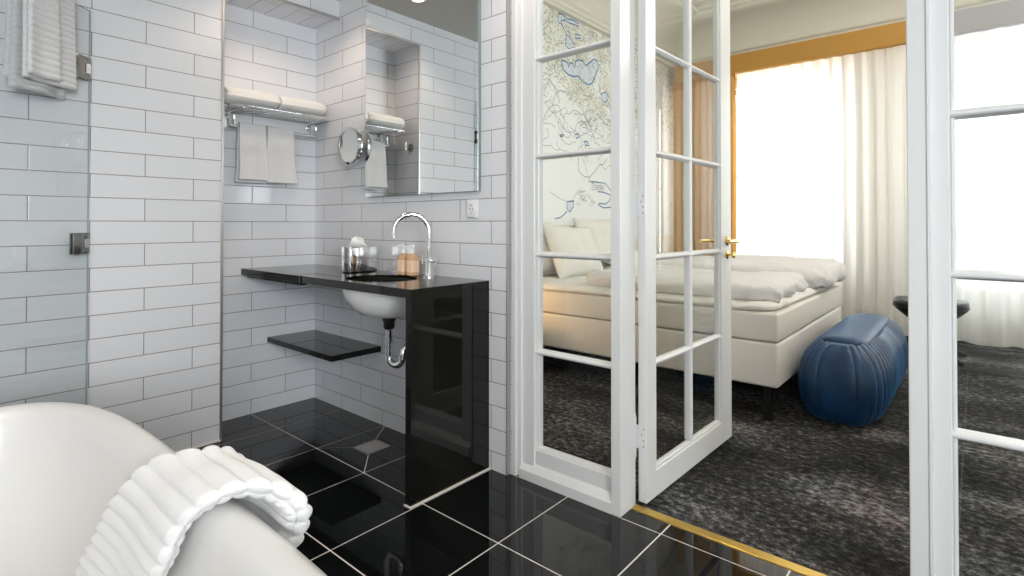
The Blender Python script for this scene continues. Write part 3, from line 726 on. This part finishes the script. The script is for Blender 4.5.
# ------------------------------------------------------------------ open glazed door leaf
ang = math.atan2(.89, .02)
hinge = Vector((-.976, 1.934, 0))
leaf = empty('glazed_door', hinge, 'white glazed door standing open into the bedroom with brass handles', 'door', rz=ang)
LW, LT = .90, .037       # local x along the width, local y from 0 (face towards the opening) to +LT
def lb(b, x0, x1, z0, z1, y0=0, y1=LT, bev=.003): b.box(x0, x1, y0, y1, z0, z1, bev, 1)
gx0, gx1 = .082, .765; gm = (gx0+gx1)/2
b = MB(); lb(b, 0, gx0, .012, 2.345); lb(b, gx1, LW, .012, 2.345); lb(b, gx0-.002, gx1+.002, .012, .118); lb(b, gx0-.002, gx1+.002, 2.28, 2.345)
b.build('door_frame', M['paint'], leaf, local=True)
b = MB()
for x0, x1 in ((gx0, gx0+.014), (gx1-.014, gx1)): lb(b, x0, x1, .117, 2.28, .006, LT-.006, .004)
lb(b, gx0, gx1, .117, .131, .006, LT-.006, .004)
lb(b, gm-.012, gm+.012, .13, 2.28, .002, LT-.002, .005)
for z in mz:
    muntin_h(b, gx0, gx1, z-.003, .001, LT-.001, .013)
b.build('glazing_bars', M['paint'], leaf, local=True)
b = MB(); zz = [.131]+[z-.003 for z in mz]+[2.28]
for z0, z1 in zip(zz, zz[1:]):
    for x0, x1 in ((gx0+.012, gm-.01), (gm+.01, gx1-.012)): b.box(x0, x1, LT/2-.002, LT/2+.002, z0+.004, z1-.004)
b.build('window_pane', M['pane'], leaf, local=True)
hx = .842
for sgn, y0 in ((-1, 0), (1, LT)):
    b = MB(); b.lathe([(.024, y0), (.024, y0+sgn*.004), (.018, y0+sgn*.008), (.010, y0+sgn*.010), (.009, y0+sgn*.05)], (hx, 0, 1.012), axis='y', n=24)
    b.tube([(hx+.004, y0+sgn*.050, 1.012), (hx-.02, y0+sgn*.052, 1.012), (hx-.115, y0+sgn*.052, 1.012)], [.010, .0095, .0085], 14)
    b.build('lever_handle', M['brass'], leaf, local=True, smooth='auto')
    b = MB(); b.lathe([(.022, y0), (.022, y0+sgn*.004), (.015, y0+sgn*.007), (.005, y0+sgn*.008)], (hx, 0, .943), axis='y', n=24)
    if sgn < 0:
        b.lathe([(.005, y0-.006), (.005, y0-.024), (.015, y0-.026), (.017, y0-.034), (.012, y0-.042), (.001, y0-.043)], (hx, 0, .943), axis='y', n=20)
    b.build('key_rosette', M['brass'], leaf, local=True, smooth='auto')
for zc in (.265, 1.175, 2.06):
    b = MB(); b.lathe([(.001, zc-.098), (.004, zc-.09), (.0075, zc-.074), (.0075, zc+.074), (.004, zc+.09), (.001, zc+.098)], (-.010, LT+.010, 0), n=14)
    b.box(-.0025, .001, .004, LT+.008, zc-.045, zc+.045)
    hg = b.build('hinge', M['paint'], leaf, local=True, smooth='auto')
    b = MB()
    for k, (yy, dz) in enumerate(((.012, .034), (.020, .012), (.012, -.010), (.012, -.034))):
        b.lathe([(.0026, -.0034), (.0026, -.002)], (0, yy, zc+dz), axis='x', n=10)
    b.build('screw', M['socket_hole'], hg, local=True)

# ------------------------------------------------------------------ bedroom shell
struct(MB().box(-3.1, BX1+.1, 1.926, BY1+.2, -.08, -.001).build('floor_bedroom', M['carpet']))
struct(MB().box(-3.15, BX0, 1.92, BY1+.2, -.1, BZ+.1).build('wall_headboard', M['bed_wall']))
struct(MB().box(BX1, BX1+.12, 1.925, BY1+.2, -.1, BZ+.1).build('wall_bedroom_right', M['bed_wall']))
struct(MB().box(-3.1, BX1+.1, 1.8, BY1+.2, BZ, BZ+.1).build('ceiling_bedroom', M['ceil2']))
b = MB(); b.box(BX0, -1.57, 1.9195, 1.96, -.05, BZ); b.box(.43, BX1, 1.9195, 1.96, -.05, BZ); b.box(-1.57, .43, 1.9205, 1.96, ZH+.062, BZ)
struct(b.build('wall_bedroom_front', M['bed_wall']))
WN = [(-2.52, -1.075, .62, 2.72), (-.31, .66, .42, 2.72), (1.42, 2.40, .42, 2.72)]
b = MB(); y0, y1 = BY1, BY1+.22
b.box(BX0-.1, WN[0][0], y0, y1, -.1, BZ); b.box(WN[0][1], WN[1][0], y0, y1, -.1, BZ); b.box(WN[1][1], WN[2][0], y0, y1, -.1, BZ); b.box(WN[2][1], BX1+.1, y0, y1, -.1, BZ)
for w in WN: b.box(w[0], w[1], y0, y1, -.1, w[2]); b.box(w[0], w[1], y0, y1, w[3], BZ)
struct(b.build('wall_window_side', M['bed_wall']))
for k, w in enumerate(WN):
    plain_window('window_%d' % (5+k), 'x', w[0], w[1], w[2], w[3], BY1+.13, 2, 2, .06)
    struct(MB().box(w[0]-.04, w[1]+.04, BY1-.06, BY1+.1, w[2]-.03, w[2], .004, 1).build('trim_%d' % (20+k), M['paint']))
# cornice mouldings and cove
def cornice(name, pts, axis, a0, a1): b = MB(); b.prism(pts, axis, a0, a1); return struct(b.build(name, M['cornice'], smooth='auto'))
def cove(base, sgn):
    """outline (distance from wall -> coordinate, z)"""
    P = [(0, 3.06), (.05, 3.06), (.05, 3.09), (.065, 3.10), (.065, 3.13), (.085, 3.15), (.085, 3.18), (.06, 3.19)]
    P += [(.06+.40*(1-math.cos(t)), 3.19+.30*math.sin(t)) for t in [PI/2*k/8 for k in range(1, 9)]]
    P += [(.48, 3.50), (.50, 3.52), (.53, 3.52), (.53, 3.56), (.60, 3.57), (.60, BZ), (0, BZ)]
    return [(base+sgn*d, z) for d, z in P]
cornice('trim_11', cove(BY1, -1), 'x', BX0, BX1)
P_ = [(d, z+.02) for d, z in cove(BX0, 1)]
cornice('trim_12', P_, 'y', 1.96, BY1)
struct(MB().box(BX0, BX0+.02, 1.96, BY1, 0, .12, .004, 1).build('baseboard_left', M['paint']))
struct(MB().box(BX0, BX1, BY1-.02, BY1, 0, .12, .004, 1).build('baseboard_window', M['paint']))

# map mural: wallpaper with printed lakes, rivers and coast lines
MX = BX0
lakes = [
 [(4.138,2.636),(4.197,2.639),(4.232,2.632),(4.24,2.594),(4.266,2.64),(4.31,2.65),(4.346,2.607),(4.364,2.677),(4.418,2.705),(4.501,2.709),(4.539,2.676),(4.606,2.712),(4.694,2.774),(4.763,2.774),(4.783,2.698),(4.733,2.628),(4.663,2.523),(4.595,2.494),(4.501,2.506),(4.409,2.544),(4.337,2.524),(4.249,2.521),(4.163,2.553),(4.138,2.586)],
 [(4.206,2.9),(4.249,2.891),(4.337,2.844),(4.346,2.81),(4.249,2.771),(4.197,2.788),(4.206,2.85)],
 [(4.355,2.94),(4.456,2.956),(4.456,2.925),(4.364,2.907)],
 [(4.08,3.065),(4.147,3.071),(4.198,3.052),(4.267,3.057),(4.32,3.068),(4.428,3.059),(4.419,3.036),(4.32,3.028),(4.25,3.022),(4.181,3.031),(4.122,3.004),(4.13,2.977),(4.088,2.974),(4.072,3.009)],
 [(4.833,2.443),(4.916,2.48),(4.969,2.456),(4.969,2.407),(4.895,2.366),(4.843,2.396)],
 [(4.353,1.965),(4.416,1.978),(4.444,1.956),(4.38,1.928)],
 [(4.509,1.917),(4.575,1.92),(4.613,1.887),(4.537,1.874)],
 [(4.103,1.929),(4.162,1.936),(4.153,1.918),(4.111,1.915)],
 [(4.22,1.307),(4.337,1.319),(4.322,1.26),(4.263,1.209),(4.22,1.241)],
 [(5.3,2.62),(5.42,2.70),(5.55,2.66),(5.60,2.55),(5.48,2.47),(5.36,2.52)], [(3.1,2.2),(3.25,2.28),(3.38,2.2),(3.3,2.08),(3.15,2.1)],
]
lines = [('b',8,[(4.122,3.0),(4.138,2.98),(4.164,2.95),(4.198,2.918),(4.206,2.895)]),
 ('g',8,[(3.84,2.009),(3.871,2.074),(3.933,2.15),(3.997,2.189),(4.071,2.202),(4.112,2.169),(4.12,2.122),(4.171,2.085),(4.188,2.142),(4.265,2.149),(4.336,2.2),(4.417,2.193),(4.435,2.15),(4.408,2.105),(4.481,2.053),(4.556,2.053),(4.594,2.027),(4.652,2.034),(4.691,1.986),(4.701,1.934),(4.811,1.904)]),
 ('g',9,[(4.416,1.748),(4.407,1.666),(4.425,1.606),(4.517,1.566),(4.612,1.567),(4.71,1.627),(4.79,1.697),(4.882,1.721),(4.945,1.781)]),
 ('b',7,[(4.612,1.567),(4.593,1.524),(4.65,1.528),(4.913,1.521),(4.997,1.471),(5.04,1.44)]),
 ('g',6,[(4.631,1.516),(4.881,1.52),(4.912,1.494),(4.881,1.449),(4.65,1.445),(4.631,1.516)]),
 ('b',9,[(4.769,1.428),(4.871,1.427),(5.018,1.405),(4.996,1.338),(4.912,1.303),(4.789,1.31)]),
 ('b',9,[(4.768,1.299),(4.87,1.264),(5.039,1.273)]),
 ('g',5,[(3.948,1.391),(4.061,1.343),(4.212,1.309),(4.316,1.317),(4.334,1.358),(4.406,1.401),(4.554,1.428)]),
 ('b',8,[(4.22,1.216),(4.121,1.158),(4.025,1.144)]), ('b',6,[(4.783,2.536),(4.813,2.466),(4.843,2.428)]),
 ('b',5,[(3.841,2.859),(3.864,2.828),(3.918,2.804),(3.966,2.788)]), ('b',6,[(3.982,2.571),(4.014,2.549),(4.046,2.488)]),
 ('b',6,[(4.979,2.386),(5.022,2.349),(5.032,2.251)]), ('g',7,[(3.86,2.30),(3.95,2.42),(4.0,2.38),(4.08,2.30),(4.1,2.22)]),
 ('b',7,[(5.45,2.47),(5.5,2.3),(5.42,2.1),(5.55,1.9),(5.5,1.7)])]
def ribbon(b, pts, w, x):
    pts = [Vector(p) for p in pts]; L_, R_ = [], []
    for i, p in enumerate(pts):
        d = (pts[min(i+1, len(pts)-1)]-pts[max(i-1, 0)]); d = d.normalized() if d.length else Vector((1, 0)); n = Vector((-d.y, d.x))*w/2
        L_.append(b.bm.verts.new((x, *(p+n)))); R_.append(b.bm.verts.new((x, *(p-n))))
    for i in range(len(pts)-1): b._f((L_[i], L_[i+1], R_[i+1], R_[i]))
b = MB(); b.box(MX, MX+.004, 1.97, 6.60, .95, 3.085)
b.mi = 1
for lk in lakes: b.prism(lk, 'x', MX+.0038, MX+.0046)
b.mi = 2
for i, lk in enumerate(lakes): ribbon(b, lk+[lk[0], lk[1]], .016 if i == 0 else .012, MX+.0050)
for c, w, p in lines:
    if c == 'b': ribbon(b, p, w*1.4/1000, MX+.0052)
b.mi = 3
for c, w, p in lines:
    if c == 'g': ribbon(b, p, w/1000*.8, MX+.0052)
rnd = random.Random(3)
for k in range(150):                                   # small wandering tracks and hatch marks of the map
    y, z = rnd.uniform(3.7, 5.6), rnd.uniform(1.78, 3.0); a = rnd.uniform(0, 6.28); pts = []
    for q in range(rnd.randint(5, 14)):
        pts.append((y, z)); a += rnd.uniform(-.9, .9); y += .035*math.cos(a); z += .028*math.sin(a); z = min(z, 3.05)
        y += rnd.uniform(-.006, .006)
    ribbon(b, pts, .0045, MX+.0051)
for k in range(14):
    y, z = rnd.uniform(4.35, 4.65), rnd.uniform(1.28, 1.42)
    ribbon(b, [(y, z), (y+.03, z+.02), (y+.05, z-.01), (y+.08, z+.01)], .005, MX+.0051)
cu = bpy.data.curves.new('place_name', 'FONT'); cu.body = 'Tranås'; cu.size = .085; cu.align_x = 'CENTER'; cu.align_y = 'CENTER'
to = bpy.data.objects.new('place_name', cu); C.objects.link(to); bpy.context.view_layer.update()
tm = bpy.data.meshes.new_from_object(to.evaluated_get(bpy.context.evaluated_depsgraph_get()))
for pl in tm.polygons: b._f([b.bm.verts.new((MX+.0055, 4.765+tm.vertices[i].co.x, 1.483+tm.vertices[i].co.y)) for i in pl.vertices])
bpy.data.objects.remove(to); bpy.data.curves.remove(cu); bpy.data.meshes.remove(tm)
tag(b.build('map_mural', [M['mural'], M['lake'], M['map_blue'], M['map_grey']]), 'pale map wallpaper mural with blue lakes behind the bed', 'wall mural')

# ------------------------------------------------------------------ curtains
def curtain(name, x0, x1, yc, z0, z1, wl, amp, m, label, seed, group=None, thick=.0):
    n = int((x1-x0)/wl*14); b = MB(); nv = 26
    def f(u, v):
        x = x0+(x1-x0)*u; z = z1+(z0-z1)*v
        ph = 2*PI*(x-x0)/wl+1.6*nz((x, 0, 0), 1.7, seed)+.5*v*nz((x, 0, z), .8, seed)
        am = amp*(.75+.6*nz((x, 1, 0), 2.3, seed))*(.45+.55*min(1, v*5))
        top = max(0, 1-v*9)
        y = yc+am*math.sin(ph)+.25*am*math.sin(2.3*ph+seed)-top*.006*abs(math.sin(ph*.5))
        zz = z+(.010*math.sin(ph*.5+seed) if v > .97 else 0)
        return Vector((x+.2*am*math.cos(ph), y, zz))
    b.grid(f, n, nv)
    o = b.build(name, m, smooth=True)
    return tag(o, label, 'curtain', group)
curtain('sheer_curtain', -2.085, -.665, 6.40, .02, 2.824, .125, .030, M['sheer'], 'white sheer curtain glowing in front of the window behind the bed', 1, 'white sheer curtains')
curtain('sheer_curtain', 1.30, 2.52, 6.40, .02, 2.824, .15, .030, M['sheer'], 'white sheer curtain at the window nearest the right bedroom wall', 9, 'white sheer curtains')
curtain('sheer_curtain', -.665, .80, 6.40, .02, 2.824, .17, .030, M['sheer'], 'white sheer curtain reaching the carpet behind the black stool', 4, 'white sheer curtains')
b_o = curtain('amber_curtain', -2.84, -2.09, 6.36, .03, 2.824, .082, .046, M['amber'], 'amber velvet curtain drawn to the side in the mural corner', 2)
md = b_o.modifiers.new('solid', 'SOLIDIFY'); md.thickness = .006
tag(MB().box(-2.812, -.345, 6.33, 6.62, 2.826, 3.036, .004, 1).build('pelmet', M['pelmet']), 'long amber fabric pelmet box above the bedroom window', 'pelmet')
tag(MB().box(-.343, 2.55, 6.33, 6.62, 2.826, 3.036, .004, 1).build('pelmet', M['pelmet_reflection']), 'pelmet box above the right bedroom window, painted grey for a tile reflection', 'pelmet')  # pelmet continues here; tile reflection is put into its colour
# thin cable along the curtain hem
pts = [(-.32+.1*k, 6.30+.012*math.sin(k*1.3), .006) for k in range(0, 20)]
tag(MB().tube(pts, .005, 8).build('cable', M['black_plastic'], smooth=True), 'thin dark cable lying on the carpet along the sheer curtain hem', 'cable')

# ------------------------------------------------------------------ bed
bed = empty('bed', (-1.87, 4.11, 0), 'wide cream upholstered box-spring bed standing against the map mural', 'bed')
BXa, BXb, BYa, BYb = -2.86, -.83, 3.20, 5.02
MB().box(BXa, BXb, BYa, BYb, .190, .437, .018, 4).build('bed_base', M['bed_side'], bed, smooth='auto')
MB().box(BXa, BXb, BYa, BYb, .442, .602, .016, 4).build('mattress', M['bed_side'], bed, smooth='auto')
for x in (-.895, -2.78):
    for y in (3.245, 4.975): MB().box(x-.022, x+.022, y-.022, y+.022, 0, .192, .002, 1).build('leg', M['black_metal'], bed)
b = MB(); b.box(-2.94, -2.862, 3.12, 5.10, .05, 1.085, .022, 4); b.build('headboard', M['headboard'], bed, smooth='auto')

def soft_box(b, x0, x1, y0, y1, z0, z1, n, nu, nv, amp, sc, seed, exn=5, zfun=None):
    """puffy cloth block: rounded slab with wrinkled top and sides"""
    cx, cy, hx_, hy_ = (x0+x1)/2, (y0+y1)/2, (x1-x0)/2, (y1-y0)/2
    H = z1-z0; rings = []
    lv = [(.90, 0), (.965, .02), (.99, .16), (1.0, .36), (.995, .58), (.975, .78), (.94, .91), (.89, .975), (.82, 1.0)]+[(k, 1.0+.06*(1-k)) for k in (.70, .56, .42, .28, .14, .02)]
    for s_, h in lv:
        ring = []
        for k in range(n):
            ux, uy = se(2*PI*k/n, exn); ins = (1-s_)*min(hx_, hy_)
            x = cx+ux*(hx_*s_ if s_ < .8 else hx_-ins*1.0); y = cy+uy*(hy_*s_ if s_ < .8 else hy_-ins*1.0)
            z = z0+H*h; w = amp*(nz((x, y, z), sc, seed)+.5*nz((x, y, z), sc*2.3, seed+3))-amp*1.0*max(0, 1-5*abs(nz((x*.35+.12*y, y+.15*math.sin(x*3), z*1.5), 7.5, seed+8)))
            if zfun: z += zfun(x, y)*h
            r = 1 if h > .9 else .9
            edge = 1 if h < .97 else 0
            ring.append((x+ux*w*edge*r, y+uy*w*edge*r, z+(w*1.0 if h > .5 else w*.3)))
        rings.append(ring)
    b.loft(rings)
b = MB(); soft_box(b, BXa+.01, BXb-.015, BYa-.012, BYb+.01, .602, .668, 300, 0, 0, .009, 15, 2, 14); b.build('topper', M['linen'], bed, smooth=True)
def duvet(y0, y1, z0, z1, seed, label, x1, ztilt):
    b = MB()
    soft_box(b, -2.15, x1, y0, y1, z0, z1, 420, 0, 0, .012, 8.0, seed, 9, ztilt)
    o = b.build('duvet', M['linen_grey'], smooth=True)
    for v in o.data.vertices:       # gathered folds at the foot end
        x, y, z = v.co
        if x > x1-.22:
            t = (x-(x1-.22))/.22; v.co.z += t*.010*math.sin(y*34+seed)*1.2-.014*t*t; v.co.x += .018*t*math.sin(y*21+seed*2)+.010*math.sin(z*90+y*13)*t
    return tag(o, label, 'duvet', 'pale duvets on the bed')
duvet(3.22, 4.12, .660, .762, 3, 'puffy pale grey duvet on the near side of the bed', -.87, lambda x, y: .018*nz((x, y, 0), 2, 1))
duvet(4.14, 5.10, .662, .785, 8, 'puffy pale grey duvet on the window side of the bed', -.78, lambda x, y: .02*nz((x, y, 0), 2, 6)+.03*(y-4.1))

def pillow(loc, w, h, t, rot, label, seed, group='white pillows at the headboard'):
    b = MB(); n = 26
    def f(u, v, s_):
        a, c = u*2-1, v*2-1
        bulge = ((1-abs(a)**2.6)*(1-abs(c)**2.6))**.55
        pin = 1-.07*(1-abs(a)**2)*(abs(c)) ; pin2 = 1-.07*(1-abs(c)**2)*abs(a)
        x = a*w/2*pin2; y = c*h/2*pin
        wr = .010*nz((x*2, y*2, seed), 4.5, seed)*(.3+bulge)
        return Vector((x, y, s_*(t/2*bulge+.004)+wr))
    b.slab(lambda u, v: (f(u, v, 1), f(u, v, -1)), n, n)
    o = b.build('pillow', M['linen'], smooth=True); o.location = loc; o.rotation_euler = rot
    return tag(o, label, 'pillow', group)
# local x along the bed width (world y), local y up; leaning on the headboard
rl = (R(72), 0, R(90))
pillow((-2.765, 3.48, .90), .66, .44, .17, (R(74), 0, R(90)), 'white pillow half hidden behind the foremost pillow, nearest the near bed edge', 1)
pillow((-2.575, 3.80, .865), .64, .47, .19, (R(66), R(2), R(88)), 'foremost white pillow leaning in the middle of the glazed side panel view', 2)
pillow((-2.74, 4.47, .915), .68, .50, .17, (R(72), 0, R(90)), 'white pillow leaning on the headboard on the window side', 3)
pillow((-2.43, 4.60, .745), .66, .44, .15, (R(12), 0, R(90)), 'white pillow lying flat before the window-side pillow', 4)

# ------------------------------------------------------------------ blue velvet bench
ot = empty('velvet_bench', (-.583, 4.08, 0), 'deep blue channel-tufted velvet bench at the foot of the bed', 'bench')
OC = (-.583, 4.08); OA, OB = .225, .75
per = [se(2*PI*k/720, 5.4) for k in range(720)]; P2 = [(OA*x, OB*y) for x, y in per]
arc = [0]
for k in range(720):
    q = P2[(k+1) % 720]; arc.append(arc[-1]+math.hypot(q[0]-P2[k][0], q[1]-P2[k][1]))
prof = [(.11, .004), (.075, .012), (.035, .045), (.010, .10), (0, .17), (0, .245), (.010, .31), (.032, .362), (.065, .402), (.100, .426), (.115, .432)]
phase = []; ph = 0
for k in range(720):
    nx_ = abs(P2[k][0])/OA; ny_ = abs(P2[k][1])/OB
    end = ny_ > .93 and nx_ < .93
    pitch = .062 if end else .068
    if k: ph += (arc[k]-arc[k-1])/pitch
    phase.append(ph)
tot_ = ph+(arc[720]-arc[719])/.043; k_ = round(tot_)/tot_
b = MB(); rings = []
fine = []
for i in range(len(prof)-1):
    for t in (0, .33, .67):
        a0 = prof[i]; a1 = prof[i+1]; fine.append((a0[0]+(a1[0]-a0[0])*t, a0[1]+(a1[1]-a0[1])*t))
fine.append(prof[-1])
for ins, z in fine:
    ring = []
    for k in range(720):
        x, y = P2[k]; kx, ky = (OA-ins)/OA, (OB-ins)/OB
        rib = -(.006 if abs(P2[k][1])/OB > .95 else .020)*(1-abs(math.sin(PI*phase[k]*k_))**.5)
        r = 1+rib/max(.05, math.hypot(x, y)) if True else 1
        nxn, nyn = (abs(x)/OA)**3.2*math.copysign(1, x)/OA, (abs(y)/OB)**3.2*math.copysign(1, y)/OB; l = math.hypot(nxn, nyn) or 1
        ring.append((OC[0]+x*kx+nxn/l*rib, OC[1]+y*ky+nyn/l*rib, z+(rib*.5 if z > .36 else 0)))
    rings.append(ring)
b.loft(rings); b.build('body', M['velvet'], ot, smooth=True)
b = MB(); rings = []
for ins, z in ((.004, .40), (0, .420), (.005, .436), (.018, .447), (.045, .455), (.08, .459), (.108, .460)):
    rings.append([(OC[0]+(.124-ins)*se(2*PI*k/96, 5)[0], OC[1]+(.57-ins)*se(2*PI*k/96, 9)[1], z) for k in range(96)])
b.loft(rings); b.build('top_cushion', M['velvet'], ot, smooth=True)
for sy in (-1, 1):
    for sx in (-1, 1): MB().lathe([(.02, 0), (.02, .010)], (OC[0]+sx*.1, OC[1]+sy*.5, 0), n=12).build('glide', M['black_metal'], ot)

# ------------------------------------------------------------------ black stool
st = empty('footstool', (-.29, 5.62, 0), 'low black leather footstool on a four-star base beyond the blue bench', 'stool')
b = MB(); rings = []
for s_, z in ((.12, .270), (.30, .272), (.55, .318), (.80, .368), (.95, .402), (1.0, .425), (1.0, .452), (.98, .470), (.93, .480), (.80, .484), (.5, .476), (.2, .470), (.02, .468)):
    ring = []
    for k in range(64):
        a = 2*PI*k/64; ux, uy = se(a, 2.8)
        ring.append((-.295+.248*s_*ux, 5.62+.225*s_*uy, z-.02+.020*abs(ux)**2*s_))
    rings.append(ring)
b.loft(rings); b.build('seat', M['black_leather'], st, smooth=True)
b = MB(); pts = [(-.295+.249*se(2*PI*k/48, 2.8)[0], 5.62+.226*se(2*PI*k/48, 2.8)[1], .403+.020*abs(se(2*PI*k/48, 2.8)[0])**2) for k in range(49)]; b.tube(pts, .005, 8, cap=False); b.build('piping', M['black_leather'], st, smooth=True)
MB().lathe([(.022, .06), (.022, .24), (.05, .252)], (-.29, 5.62, 0), n=20).build('column', M['black_metal'], st, smooth='auto')
for k in range(4):
    a = R(43+90*k); d = Vector((math.cos(a), math.sin(a), 0)); c = Vector((-.29, 5.62, 0))
    b = MB(); b.tube([c+Vector((0, 0, .10)), c+d*.08+Vector((0, 0, .085)), c+d*.29+Vector((0, 0, .016))], [.026, .026, .018], 10); b.build('leg', M['black_metal'], st, smooth='auto')

# ------------------------------------------------------------------ bedside table and lit lamp (behind the tiled wall, out of the photo's view)
ns_ = empty('nightstand', (-2.70, 2.82, 0), 'small dark wooden bedside table on the near side of the bed', 'nightstand')
MB().box(-2.92, -2.50, 2.62, 3.00, .12, .46, .006, 2).build('body', M['wood'], ns_, smooth='auto')
for x in (-2.89, -2.53):
    for y in (2.65, 2.97): MB().box(x-.015, x+.015, y-.015, y+.015, 0, .12).build('leg', M['black_metal'], ns_)
tl = empty('bedside_lamp', (-2.70, 2.82, .46), 'small lit table lamp with a warm shade on the bedside table', 'lamp')
MB().lathe([(.06, .461), (.06, .472), (.010, .478), (.010, .63)], (-2.70, 2.82, 0), n=24).build('base', M['brass'], tl, smooth='auto')
MB().lathe([(.10, .60), (.07, .76)], (-2.70, 2.82, 0), n=32, cap=False).build('lamp_shade', M['lamp_shade'], tl, smooth=True)
l = bpy.data.lights.new('bedside_lamp_bulb', 'POINT'); l.energy = 9; l.color = (1, .55, .22); l.shadow_soft_size = .05
o = bpy.data.objects.new('bedside_lamp_bulb', l); C.objects.link(o); o.location = (0, 0, .11); o.parent = tl

# ------------------------------------------------------------------ ceiling downlights in the bathroom, some added as fill
def downlight(x, y, label, e, z=ZC, col=(1, .88, .76), spot=135):
    d = empty('downlight', (x, y, z), label, 'ceiling light', 'recessed ceiling spotlights')
    MB().lathe([(.034, z-.002), (.046, z-.006), (.050, z-.0015), (.050, z+.001)], (x, y, 0), n=32, cap=False).build('ring', M['white_plastic'], d, smooth='auto')
    MB().lathe([(.001, z-.0026), (.036, z-.0026)], (x, y, 0), n=32, cap=False).build('lens', M['lamp_lens'], d)
    l = bpy.data.lights.new('downlight_bulb', 'SPOT'); l.energy = e; l.color = col; l.spot_size = R(spot); l.spot_blend = .6; l.shadow_soft_size = .09
    o = bpy.data.objects.new('downlight_bulb', l); C.objects.link(o); o.location = (0, 0, -.012); o.parent = d
downlight(-2.63, 1.36, 'small round warm ceiling spotlight above the washstand, reflected in the wall mirror', 22, col=(1, .80, .62))
downlight(-1.34, 1.47, 'small round warm ceiling spotlight in front of the washstand side panel', 20)
downlight(-1.45, .55, 'small round warm ceiling spotlight added as fill above the far rim of the bathtub', 26)  # unseen spotlight added for general fill
downlight(-1.2, -.6, 'small round warm ceiling spotlight added as fill behind the bathtub', 48)  # unseen spotlight added to lift the door casing
downlight(1.0, .6, 'small round warm ceiling spotlight added as fill near the added right window', 34)  # unseen spotlight added to fill the right side

# unseen opal pendant, added to fill the bedroom with light
cl = empty('fill_pendant', (.45, 4.0, BZ), 'round opal pendant lamp added under the bedroom ceiling as fill light', 'ceiling light')
MB().lathe([(.05, BZ), (.05, BZ-.03), (.012, BZ-.04), (.001, BZ-.04)], (.45, 4.0, 0), n=24, cap=False).build('ceiling_rose', M['white_plastic'], cl, smooth='auto')
MB().tube([(.45, 4.0, BZ-.03), (.45, 4.0, 3.10)], .004, 8).build('cord', M['black_plastic'], cl, smooth='auto')
MB().lathe([(.001, 2.99-.13)]+[(.13*math.sin(t), 2.99-.13*math.cos(t)) for t in [PI*k/16 for k in range(1, 16)]]+[(.001, 3.12)], (.45, 4.0, 0), n=40, cap=False).build('glass_globe', emit('opal_globe', (1, .96, .90), 5), cl, smooth=True)
for sgn in (-1, 1):
    l = bpy.data.lights.new('fill_pendant_bulb', 'POINT'); l.shadow_soft_size = .14; l.energy = 46; l.color = (1, .97, .92)
    o = bpy.data.objects.new('fill_pendant_bulb', l); C.objects.link(o); o.location = (.0, 0, 2.99-BZ-.30 if sgn < 0 else 2.99-BZ+.26); o.parent = cl
